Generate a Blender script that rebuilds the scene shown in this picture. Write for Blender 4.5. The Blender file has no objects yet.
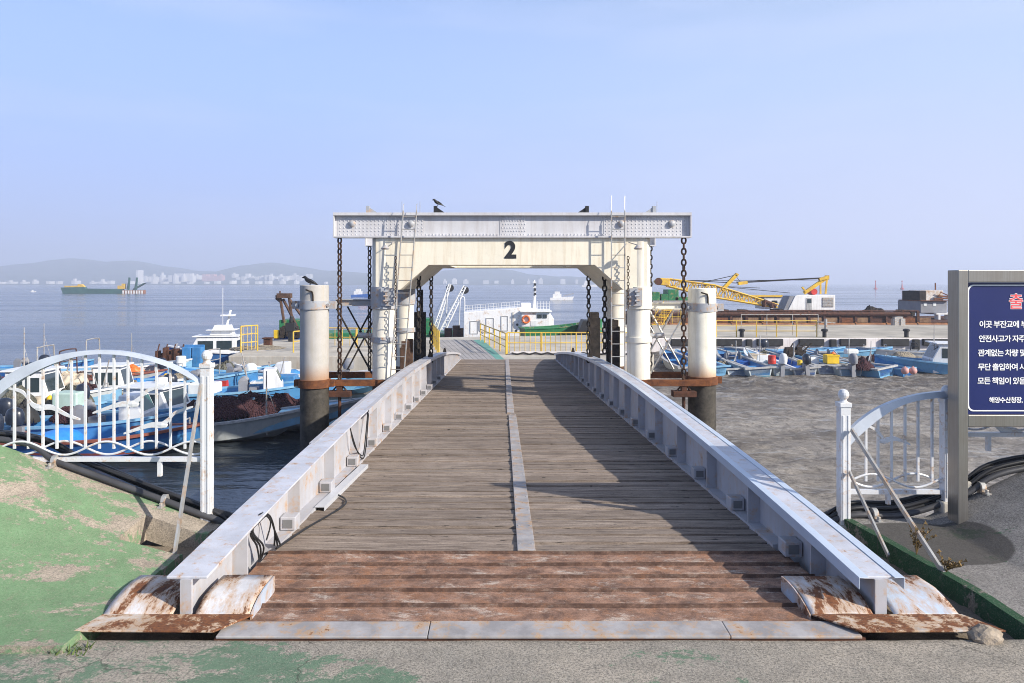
import bpy, bmesh, math, random
from mathutils import Vector, Matrix, noise as mn
R = math.radians
SC = bpy.context.scene
COL = SC.collection
random.seed(11)

# ------------------------------------------------------------------ camera
VX, VY, F, HC = 503.3, 283.0, 740.0, 1.65      # centre of projection in the photograph, focal length in pixels, eye height
cam_d = bpy.data.cameras.new('camera'); cam = bpy.data.objects.new('camera', cam_d); COL.objects.link(cam)
cam.location = (0, 0, HC); cam.rotation_euler = (R(90), 0, 0)
cam_d.sensor_width = 36; cam_d.lens = 36 * F / 1024
cam_d.shift_x = (512 - VX) / 1024; cam_d.shift_y = -(341.5 - VY) / 1024
cam_d.clip_start = .05; cam_d.clip_end = 9000
SC.camera = cam

# ------------------------------------------------------------------ sky, sun, exposure
KX, KY = 1.62, .95                               # how far a shadow runs to the left and away, per metre of height
to_sun = Vector((KX, -KY, 1)).normalized()
elev = math.asin(to_sun.z)
W = bpy.data.worlds.new('World'); SC.world = W; W.use_nodes = True
nt = W.node_tree; nt.nodes.clear()
out = nt.nodes.new('ShaderNodeOutputWorld'); bg = nt.nodes.new('ShaderNodeBackground')
sky = nt.nodes.new('ShaderNodeTexSky'); sky.sky_type = 'NISHITA'; sky.sun_disc = False
sky.sun_elevation = elev; sky.sun_rotation = math.atan2(to_sun.x, to_sun.y)
sky.altitude = 0; sky.air_density = 1.0; sky.dust_density = 1.6; sky.ozone_density = 2.5
mixs = nt.nodes.new('ShaderNodeMix'); mixs.data_type = 'RGBA'; mixs.inputs[7].default_value = (2.75, 4.0, 7.0, 1)      # thin high haze veil over the blue
tcw = nt.nodes.new('ShaderNodeTexCoord'); mpw = nt.nodes.new('ShaderNodeMapping'); mpw.inputs['Scale'].default_value = (1.2, 1.2, 7)
nw = nt.nodes.new('ShaderNodeTexNoise'); nw.inputs['Scale'].default_value = 1.8; nw.inputs['Detail'].default_value = 5
rw = nt.nodes.new('ShaderNodeMapRange'); rw.inputs[1].default_value = .48; rw.inputs[2].default_value = .74; rw.inputs[3].default_value = 0; rw.inputs[4].default_value = .42
mixc = nt.nodes.new('ShaderNodeMix'); mixc.data_type = 'RGBA'; mixc.inputs[7].default_value = (4.3, 4.9, 7.0, 1)
L = nt.links.new
L(tcw.outputs['Generated'], mpw.inputs[0]); L(mpw.outputs[0], nw.inputs[0]); L(nw.outputs[0], rw.inputs[0])
sepw = nt.nodes.new('ShaderNodeSeparateXYZ'); L(tcw.outputs['Generated'], sepw.inputs[0])
hzr = nt.nodes.new('ShaderNodeMapRange'); hzr.interpolation_type = 'SMOOTHSTEP'; hzr.inputs[1].default_value = .22; hzr.inputs[2].default_value = .62; hzr.inputs[3].default_value = .88; hzr.inputs[4].default_value = .05
L(sepw.outputs[2], hzr.inputs[0]); L(hzr.outputs[0], mixs.inputs[0])
lowz = nt.nodes.new('ShaderNodeMapRange'); lowz.inputs[1].default_value = 0; lowz.inputs[2].default_value = .24
veil = nt.nodes.new('ShaderNodeMix'); veil.data_type = 'RGBA'; veil.inputs[6].default_value = (2.75, 3.55, 6.8, 1); veil.inputs[7].default_value = (2.65, 4.0, 7.4, 1)
veil2 = nt.nodes.new('ShaderNodeMix'); veil2.data_type = 'RGBA'; veil2.inputs[6].default_value = (4.4, 4.5, 6.4, 1); veil2.inputs[7].default_value = (3.4, 4.45, 6.6, 1)
azr = nt.nodes.new('ShaderNodeMapRange'); azr.interpolation_type = 'SMOOTHSTEP'; azr.inputs[1].default_value = -.35; azr.inputs[2].default_value = .55
veil3 = nt.nodes.new('ShaderNodeMix'); veil3.data_type = 'RGBA'      # the air is whiter towards the sun's side
L(sepw.outputs[0], azr.inputs[0]); L(azr.outputs[0], veil3.inputs[0]); L(lowz.outputs[0], veil2.inputs[0])
L(sepw.outputs[2], lowz.inputs[0]); L(lowz.outputs[0], veil.inputs[0]); L(veil.outputs[2], veil3.inputs[6]); L(veil2.outputs[2], veil3.inputs[7]); L(veil3.outputs[2], mixs.inputs[7])
L(sky.outputs[0], mixs.inputs[6]); L(mixs.outputs[2], mixc.inputs[6]); L(rw.outputs[0], mixc.inputs[0])
L(mixc.outputs[2], bg.inputs[0]); L(bg.outputs[0], out.inputs[0])
bg.inputs[1].default_value = .1
sun_d = bpy.data.lights.new('sun', 'SUN'); sun_d.energy = 4.9; sun_d.angle = R(.6); sun_d.color = (1, .93, .82)
sun = bpy.data.objects.new('sun', sun_d); COL.objects.link(sun)
sun.rotation_euler = to_sun.to_track_quat('Z', 'Y').to_euler(); sun.location = (20, -20, 30)
vs = SC.view_settings; vs.view_transform = 'Standard'; vs.look = 'None'; vs.gamma = 1; vs.use_curve_mapping = False
vs.exposure = .70
SC.cycles.filter_width = 1.0; SC.render.engine = 'CYCLES'; SC.cycles.use_denoising = True
SC.cycles.volume_bounces = 1; SC.cycles.max_bounces = 7; SC.cycles.transparent_max_bounces = 8
SC.cycles.caustics_reflective = False; SC.cycles.caustics_refractive = False

# ------------------------------------------------------------------ materials
def nod(t, kind, **kw):
    n = t.nodes.new(kind)
    for k, v in kw.items(): n.inputs[k].default_value = v
    return n
def noise_(t, co, scale, detail=4, rough=.55, dist=0.0):
    n = nod(t, 'ShaderNodeTexNoise', Scale=scale, Detail=detail, Roughness=rough, Distortion=dist)
    t.links.new(co, n.inputs['Vector']); return n.outputs[0]
def rng(t, v, a, b, c=0.0, d=1.0):
    n = t.nodes.new('ShaderNodeMapRange'); n.inputs[1].default_value = a; n.inputs[2].default_value = b
    n.inputs[3].default_value = c; n.inputs[4].default_value = d
    t.links.new(v, n.inputs[0]); return n.outputs[0]
def mixc_(t, f, a, b, mode='MIX'):
    n = t.nodes.new('ShaderNodeMix'); n.data_type = 'RGBA'; n.blend_type = mode
    for s, v in ((0, f), (6, a), (7, b)):
        if isinstance(v, (int, float)): n.inputs[s].default_value = v
        elif isinstance(v, tuple): n.inputs[s].default_value = (*v[:3], 1)
        else: t.links.new(v, n.inputs[s])
    return n.outputs[2]
def mth(t, op, a, b=0.0):
    n = t.nodes.new('ShaderNodeMath'); n.operation = op
    for s, v in ((0, a), (1, b)):
        if isinstance(v, (int, float)): n.inputs[s].default_value = v
        else: t.links.new(v, n.inputs[s])
    return n.outputs[0]
def start(name):
    m = bpy.data.materials.new(name); m.use_nodes = True
    t = m.node_tree; b = t.nodes['Principled BSDF']
    tc = t.nodes.new('ShaderNodeTexCoord')
    return m, t, b, tc.outputs['Object']
def mapping(t, co, scale):
    n = t.nodes.new('ShaderNodeMapping'); n.inputs['Scale'].default_value = scale
    t.links.new(co, n.inputs[0]); return n.outputs[0]
def bump_(t, b, h, strength, dist=.01, normal=None):
    n = nod(t, 'ShaderNodeBump', Strength=strength, Distance=dist); t.links.new(h, n.inputs['Height'])
    if normal: t.links.new(normal, n.inputs['Normal'])
    t.links.new(n.outputs[0], b.inputs['Normal']); return n.outputs[0]
RUST1, RUST2 = (.23, .085, .03), (.085, .035, .02)
def paint(name, base, rough=.5, metal=0.0, var=.12, scale=3.0, rust=0.0, rscale=3.0, streak=0.0, streak_c=(.25, .2, .15), bump=.1, spec=.4, obj_var=0.0, rmap=None):
    """weathered paint: tone variation, vertical dirt runs, patches of rust"""
    m, t, b, co = start(name)
    n1 = noise_(t, co, scale, 6, .6)
    c = mixc_(t, rng(t, n1, .38, .62), tuple(x * (1 - var) for x in base), tuple(min(1, x * (1 + var * .6)) for x in base))
    n0 = noise_(t, co, scale * 14, 4, .7)
    c = mixc_(t, rng(t, n0, .55, .8, 0, .25), c, tuple(x * .55 for x in base))
    ro = rough
    if streak:
        s = noise_(t, mapping(t, co, (7, 7, .55)), 1.6, 6, .65)
        c = mixc_(t, rng(t, s, .48, .8, 0, streak), c, streak_c)
    if rust:
        rn = noise_(t, mapping(t, co, rmap) if rmap else co, rscale, 12, .76, .25)
        f = rng(t, rn, .66 - rust * .4, .70 - rust * .4)
        rc = mixc_(t, rng(t, noise_(t, co, rscale * 6, 6, .7), .35, .65), RUST2, RUST1)
        halo = rng(t, rn, .55 - rust * .4, .67 - rust * .4, 0, .75)
        c = mixc_(t, halo, c, (.46, .27, .12))
        c = mixc_(t, f, c, rc)
        ro = rng(t, f, 0, 1, rough, .9)
    if obj_var:
        oi = t.nodes.new('ShaderNodeObjectInfo')
        c = mixc_(t, rng(t, oi.outputs['Random'], 0, 1, 0, obj_var), c, tuple(x * .45 for x in base))
    t.links.new(c, b.inputs['Base Color'])
    if isinstance(ro, float) or isinstance(ro, int): b.inputs['Roughness'].default_value = ro
    else: t.links.new(ro, b.inputs['Roughness'])
    b.inputs['Metallic'].default_value = metal; b.inputs['Specular IOR Level'].default_value = spec
    if bump: bump_(t, b, noise_(t, co, scale * 9, 5, .65), bump, .01)
    return m
def attr(t, name):
    n = t.nodes.new('ShaderNodeAttribute'); n.attribute_name = name; return n

def mat_wood():
    m, t, b, co = start('weathered_deck_wood')
    a = attr(t, 'tone')
    sx = mapping(t, co, (.8, 9, 9))
    g = noise_(t, sx, 4, 8, .7, .3); g2 = noise_(t, mapping(t, co, (.35, 5, 5)), 3, 6, .65, .4)
    off = t.nodes.new('ShaderNodeVectorMath'); off.operation = 'ADD'
    t.links.new(co, off.inputs[0]); t.links.new(a.outputs['Color'], off.inputs[1])
    c = mixc_(t, rng(t, g, .36, .64), (.15, .113, .088), (.36, .292, .238))
    tone = rng(t, a.outputs['Fac'], 0, 1, .66, 1.22)
    mul = t.nodes.new('ShaderNodeMix'); mul.data_type = 'RGBA'; mul.blend_type = 'MULTIPLY'; mul.inputs[0].default_value = 1
    t.links.new(c, mul.inputs[6])
    cb = t.nodes.new('ShaderNodeCombineColor')
    for i in range(3): t.links.new(tone, cb.inputs[i])
    t.links.new(cb.outputs[0], mul.inputs[7]); c = mul.outputs[2]
    c = mixc_(t, rng(t, g2, .53, .70, 0, .5), c, (.11, .085, .07))        # damp dark grain
    blot = noise_(t, co, 1.1, 6, .7)
    c = mixc_(t, rng(t, blot, .5, .75, 0, .35), c, (.37, .32, .28))
    kn = noise_(t, mapping(t, co, (2.2, 30, 30)), 3, 3, .5)
    c = mixc_(t, rng(t, kn, .64, .67, 0, .9), c, (.03, .025, .022))        # splits
    gr = noise_(t, mapping(t, co, (.25, 1, 1)), 260, 3, .7); c = mixc_(t, rng(t, gr, .48, .62, 0, .5), c, (.09, .07, .055))
    spt = noise_(t, mapping(t, co, (5, 12, 12)), 2, 2, .5); c = mixc_(t, rng(t, spt, .70, .73, 0, .9), c, (.03, .024, .02))
    t.links.new(c, b.inputs['Base Color']); b.inputs['Roughness'].default_value = .85
    b.inputs['Specular IOR Level'].default_value = .2
    bump_(t, b, g, .5, .008); return m
def mat_rust_plate():
    m, t, b, co = start('rusted_ramp_plate')
    a = attr(t, 'tone')
    n1 = noise_(t, mapping(t, co, (3.0, 4.0, 4)), 2.0, 12, .8, .4)
    n2 = noise_(t, co, 9, 12, .8)
    c = mixc_(t, rng(t, n1, .40, .60), (.12, .068, .048), (.40, .235, .16))
    c = mixc_(t, rng(t, n2, .50, .62, 0, .8), c, (.36, .17, .085))
    n3 = noise_(t, mapping(t, co, (1.9, 4.2, 4)), 2.0, 12, .82, .3)
    c = mixc_(t, rng(t, n3, .53, .60, 0, .85), c, (.55, .46, .385))        # old scuffed paint
    n4 = noise_(t, mapping(t, co, (1.6, 4.5, 4)), 1.7, 12, .8, .3)
    c = mixc_(t, rng(t, n4, .53, .64, 0, .65), c, (.10, .075, .066))
    og = noise_(t, co, 1.3, 8, .7)
    c = mixc_(t, rng(t, og, .56, .68, 0, .6), c, (.34, .14, .05))
    gr = noise_(t, co, 150, 4, .75); c = mixc_(t, rng(t, gr, .48, .62, 0, .5), c, (.07, .04, .03))
    g3 = noise_(t, co, 110, 3, .7); c = mixc_(t, rng(t, g3, .60, .68, 0, .5), c, (.42, .33, .26))
    ed = mth(t, 'MULTIPLY', rng(t, a.outputs['Fac'], .3, .9, 0, 1), rng(t, n1, .42, .60, 1, .62)); c = mixc_(t, ed, c, (.05, .026, .018))
    t.links.new(c, b.inputs['Base Color']); b.inputs['Roughness'].default_value = .82; b.inputs['Specular IOR Level'].default_value = .3
    bump_(t, b, n2, .6, .012); return m
def mat_rust(name, light=RUST1, dark=RUST2, scale=6, paintc=None, pf=.6):
    m, t, b, co = start(name)
    n1 = noise_(t, co, scale, 10, .72, .3)
    c = mixc_(t, rng(t, n1, .35, .65), dark, light)
    if paintc:
        p = noise_(t, co, scale * .45, 9, .75, .4)
        c = mixc_(t, rng(t, p, pf - .03, pf + .03), c, paintc)
    t.links.new(c, b.inputs['Base Color']); b.inputs['Roughness'].default_value = .85; b.inputs['Specular IOR Level'].default_value = .25
    bump_(t, b, n1, .4, .02); return m
def mat_concrete(name, grey, tan, green, bias, gx=0.0, gy=0.0, dark=(.11, .10, .09), spots=.35, patch=None, crack=True):
    """concrete with worn green paint; bias sets how much paint is left, gx how it thins across x"""
    m, t, b, co = start(name)
    big = noise_(t, co, .9, 8, .7); med = noise_(t, co, 7, 8, .72); fin = noise_(t, co, 85, 5, .8); agg = noise_(t, co, 190, 3, .75)
    c = mixc_(t, rng(t, big, .40, .60), grey, tan)
    c = mixc_(t, rng(t, med, .45, .62, 0, .5), c, tuple(x * .62 for x in grey))
    c = mixc_(t, rng(t, fin, .47, .58, 0, spots), c, tuple(x * .34 for x in grey))
    c = mixc_(t, rng(t, agg, .56, .66, 0, .65), c, tuple(min(1, x * 1.7) for x in tan))
    sep = t.nodes.new('ShaderNodeSeparateXYZ'); t.links.new(co, sep.inputs[0])
    g = noise_(t, mapping(t, co, (1, 1.5, 1)), 1.15, 12, .72, .35); g2 = noise_(t, co, 34, 7, .8)
    v = mth(t, 'ADD', mth(t, 'ADD', g, mth(t, 'MULTIPLY', g2, .30)), mth(t, 'ADD', mth(t, 'MULTIPLY', sep.outputs[0], gx), mth(t, 'MULTIPLY', mth(t, 'SUBTRACT', sep.outputs[1], 3.2), gy)))
    f = rng(t, v, bias - .013, bias + .013, 0, .93); gr0 = noise_(t, co, 16, 9, .8); c = mixc_(t, rng(t, gr0, .56, .66, 0, .55), c, dark)
    gc = mixc_(t, rng(t, med, .3, .7), tuple(x * .72 for x in green), tuple(x * 1.12 for x in green))
    gc = mixc_(t, rng(t, fin, .50, .62, 0, .5), gc, tuple(x * .5 for x in green)); gc = mixc_(t, rng(t, agg, .58, .66, 0, .6), gc, tan)
    gc = mixc_(t, rng(t, gr0, .55, .68, 0, .6), gc, tuple(x * .55 for x in tan)); c = mixc_(t, f, c, gc)
    if patch:                                            # round-cornered area mixed to a darker tone, given by centre and radii
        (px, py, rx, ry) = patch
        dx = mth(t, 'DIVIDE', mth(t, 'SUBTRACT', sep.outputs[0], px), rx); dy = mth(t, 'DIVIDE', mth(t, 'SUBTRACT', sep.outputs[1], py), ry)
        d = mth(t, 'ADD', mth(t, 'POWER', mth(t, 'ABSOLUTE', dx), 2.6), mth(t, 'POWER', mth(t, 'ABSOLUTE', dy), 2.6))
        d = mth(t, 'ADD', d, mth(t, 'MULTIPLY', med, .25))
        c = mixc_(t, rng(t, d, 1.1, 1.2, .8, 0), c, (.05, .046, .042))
    if crack:
        wv = t.nodes.new('ShaderNodeVectorMath'); wv.operation = 'ADD'
        nn = nod(t, 'ShaderNodeTexNoise', Scale=2.5, Detail=6.0); t.links.new(co, nn.inputs['Vector'])
        sv = t.nodes.new('ShaderNodeVectorMath'); sv.operation = 'SCALE'; sv.inputs['Scale'].default_value = .5
        t.links.new(nn.outputs['Color'], sv.inputs[0]); t.links.new(co, wv.inputs[0]); t.links.new(sv.outputs[0], wv.inputs[1])
        vo = t.nodes.new('ShaderNodeTexVoronoi'); vo.feature = 'DISTANCE_TO_EDGE'; vo.inputs['Scale'].default_value = .42
        t.links.new(wv.outputs[0], vo.inputs['Vector'])
        c = mixc_(t, rng(t, vo.outputs['Distance'], .0006, .0024, .55, 0), c, (.05, .045, .04))
    t.links.new(c, b.inputs['Base Color']); b.inputs['Roughness'].default_value = .9; b.inputs['Specular IOR Level'].default_value = .2
    n1 = bump_(t, b, fin, .45, .006); bump_(t, b, med, .35, .02, n1); return m
def mat_water():
    m, t, b, co = start('sea_water')
    w1 = noise_(t, mapping(t, co, (.9, 1.6, 1)), .75, 5, .6); w2 = noise_(t, mapping(t, co, (2.2, 4, 1)), 1.8, 4, .6)
    w3 = noise_(t, mapping(t, co, (.012, .09, 1)), 1.0, 6, .65)                # long wind lanes
    w4 = noise_(t, mapping(t, co, (.05, .22, 1)), 1.0, 5, .6)
    c = mixc_(t, rng(t, w3, .35, .65), (.026, .032, .034), (.05, .062, .078))
    t.links.new(c, b.inputs['Base Color'])
    t.links.new(rng(t, w3, .4, .62, .06, .22), b.inputs['Roughness']); b.inputs['IOR'].default_value = 1.33
    b.inputs['Specular IOR Level'].default_value = .5
    n1 = bump_(t, b, w1, .35, .12); n2 = bump_(t, b, w2, .22, .05, n1); bump_(t, b, w4, .35, .6, n2)
    return m
def mat_mud():
    m, t, b, co = start('tidal_mud')
    n1 = noise_(t, mapping(t, co, (.35, 1.0, 1)), .6, 12, .78, .4); n2 = noise_(t, co, 5, 9, .75); n3 = noise_(t, mapping(t, co, (.6, 2.6, 1)), 1.5, 8, .7, .6)
    c = mixc_(t, rng(t, n1, .40, .60), (.165, .146, .126), (.385, .352, .315))
    c = mixc_(t, rng(t, n2, .47, .60, 0, .7), c, (.115, .10, .09)); n5 = noise_(t, mapping(t, co, (1, 2, 1)), 11, 8, .8); c = mixc_(t, rng(t, n5, .52, .64, 0, .6), c, (.05, .042, .036))
    c = mixc_(t, rng(t, n3, .56, .64, 0, .6), c, (.40, .385, .365)); sp = t.nodes.new('ShaderNodeSeparateXYZ'); t.links.new(co, sp.inputs[0]); n6 = noise_(t, co, 1.7, 9, .78); c = mixc_(t, mth(t, 'MULTIPLY', rng(t, sp.outputs[1], 19, 24.5, 0, 1), rng(t, n6, .44, .56, .1, .8)), c, (.075, .062, .05))
    t.links.new(c, b.inputs['Base Color'])
    t.links.new(rng(t, n3, .55, .66, .8, .22), b.inputs['Roughness']); b.inputs['Specular IOR Level'].default_value = .35
    n = bump_(t, b, n2, .8, .07); n = bump_(t, b, n5, .8, .035, n); bump_(t, b, n3, .4, .05, n); return m
def mat_hull(name, top, low, zs, stripe=None, worn=.1):
    m, t, b, co = start(name)
    sep = t.nodes.new('ShaderNodeSeparateXYZ'); t.links.new(co, sep.inputs[0])
    n1 = noise_(t, co, 5, 8, .7); z = mth(t, 'ADD', sep.outputs[2], mth(t, 'MULTIPLY', n1, .03))
    c = mixc_(t, rng(t, z, zs, zs + .015), low, top)
    if stripe: c = mixc_(t, mth(t, 'MULTIPLY', rng(t, z, zs + .10, zs + .11), rng(t, z, zs + .15, zs + .16, 1, 0)), c, stripe)
    c = mixc_(t, rng(t, n1, .5, .75, 0, .5), c, tuple(x * .55 for x in top))
    st = noise_(t, mapping(t, co, (6, 6, .6)), 2, 6, .7)
    c = mixc_(t, rng(t, st, .55, .75, 0, .45), c, (.2, .17, .13))
    t.links.new(c, b.inputs['Base Color']); b.inputs['Roughness'].default_value = .45; b.inputs['Specular IOR Level'].default_value = .35
    return m
def mat_net(name, a, bcol):
    m, t, b, co = start(name)
    v = t.nodes.new('ShaderNodeTexVoronoi'); v.inputs['Scale'].default_value = 22; t.links.new(co, v.inputs['Vector'])
    n = noise_(t, co, 6, 8, .75); n2 = noise_(t, co, 40, 5, .8)
    c = mixc_(t, rng(t, n, .3, .7), a, bcol); c = mixc_(t, rng(t, n2, .5, .7, 0, .6), c, tuple(x * .35 for x in a))
    t.links.new(c, b.inputs['Base Color']); b.inputs['Roughness'].default_value = .95; b.inputs['Specular IOR Level'].default_value = .1
    n1 = bump_(t, b, v.outputs['Distance'], .9, .05); bump_(t, b, n2, .7, .03, n1); return m
def mat_glass(name='dark_window_glass', c=(.02, .03, .035)):
    m, t, b, co = start(name); n = noise_(t, co, 3, 3)
    t.links.new(mixc_(t, n, c, tuple(x * 2.2 for x in c)), b.inputs['Base Color'])
    b.inputs['Roughness'].default_value = .08; b.inputs['Specular IOR Level'].default_value = .6; return m
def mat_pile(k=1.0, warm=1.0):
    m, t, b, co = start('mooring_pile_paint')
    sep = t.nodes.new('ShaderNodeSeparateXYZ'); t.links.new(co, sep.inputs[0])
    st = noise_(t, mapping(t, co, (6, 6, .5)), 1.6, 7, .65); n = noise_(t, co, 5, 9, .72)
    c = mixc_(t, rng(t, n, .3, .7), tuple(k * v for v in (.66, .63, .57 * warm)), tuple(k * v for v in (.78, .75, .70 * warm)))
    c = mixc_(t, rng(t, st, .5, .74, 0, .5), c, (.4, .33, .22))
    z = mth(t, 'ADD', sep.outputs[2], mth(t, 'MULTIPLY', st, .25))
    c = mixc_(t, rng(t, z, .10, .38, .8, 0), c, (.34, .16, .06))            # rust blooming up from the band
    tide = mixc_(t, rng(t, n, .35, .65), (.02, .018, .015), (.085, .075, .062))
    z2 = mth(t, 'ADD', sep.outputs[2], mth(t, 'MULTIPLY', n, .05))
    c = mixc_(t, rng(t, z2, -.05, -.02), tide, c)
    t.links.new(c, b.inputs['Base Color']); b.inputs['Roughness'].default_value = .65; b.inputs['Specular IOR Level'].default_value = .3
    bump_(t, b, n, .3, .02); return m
def mat_brushed():
    m, t, b, co = start('brushed_stainless_steel')
    s = noise_(t, mapping(t, co, (60, 60, 1.2)), 2, 4, .6); n = noise_(t, mapping(t, co, (1, 1, .5)), 3, 8, .7)
    c = mixc_(t, rng(t, s, .3, .7), (.27, .255, .235), (.34, .325, .30)); c = mixc_(t, rng(t, n, .45, .75, 0, .6), c, (.22, .18, .14))
    t.links.new(c, b.inputs['Base Color']); b.inputs['Metallic'].default_value = .85; b.inputs['Roughness'].default_value = .36
    return m
def mat_hill():
    m, t, b, co = start('wooded_hill')
    n = noise_(t, co, .02, 8, .7); n2 = noise_(t, co, .004, 4)
    c = mixc_(t, rng(t, n, .35, .65), (.035, .055, .03), (.10, .115, .065)); c = mixc_(t, rng(t, n2, .6, .7, 0, .5), c, (.2, .17, .13))
    t.links.new(c, b.inputs['Base Color']); b.inputs['Roughness'].default_value = .95; b.inputs['Specular IOR Level'].default_value = .1
    bump_(t, b, n, .8, 8); return m

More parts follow.
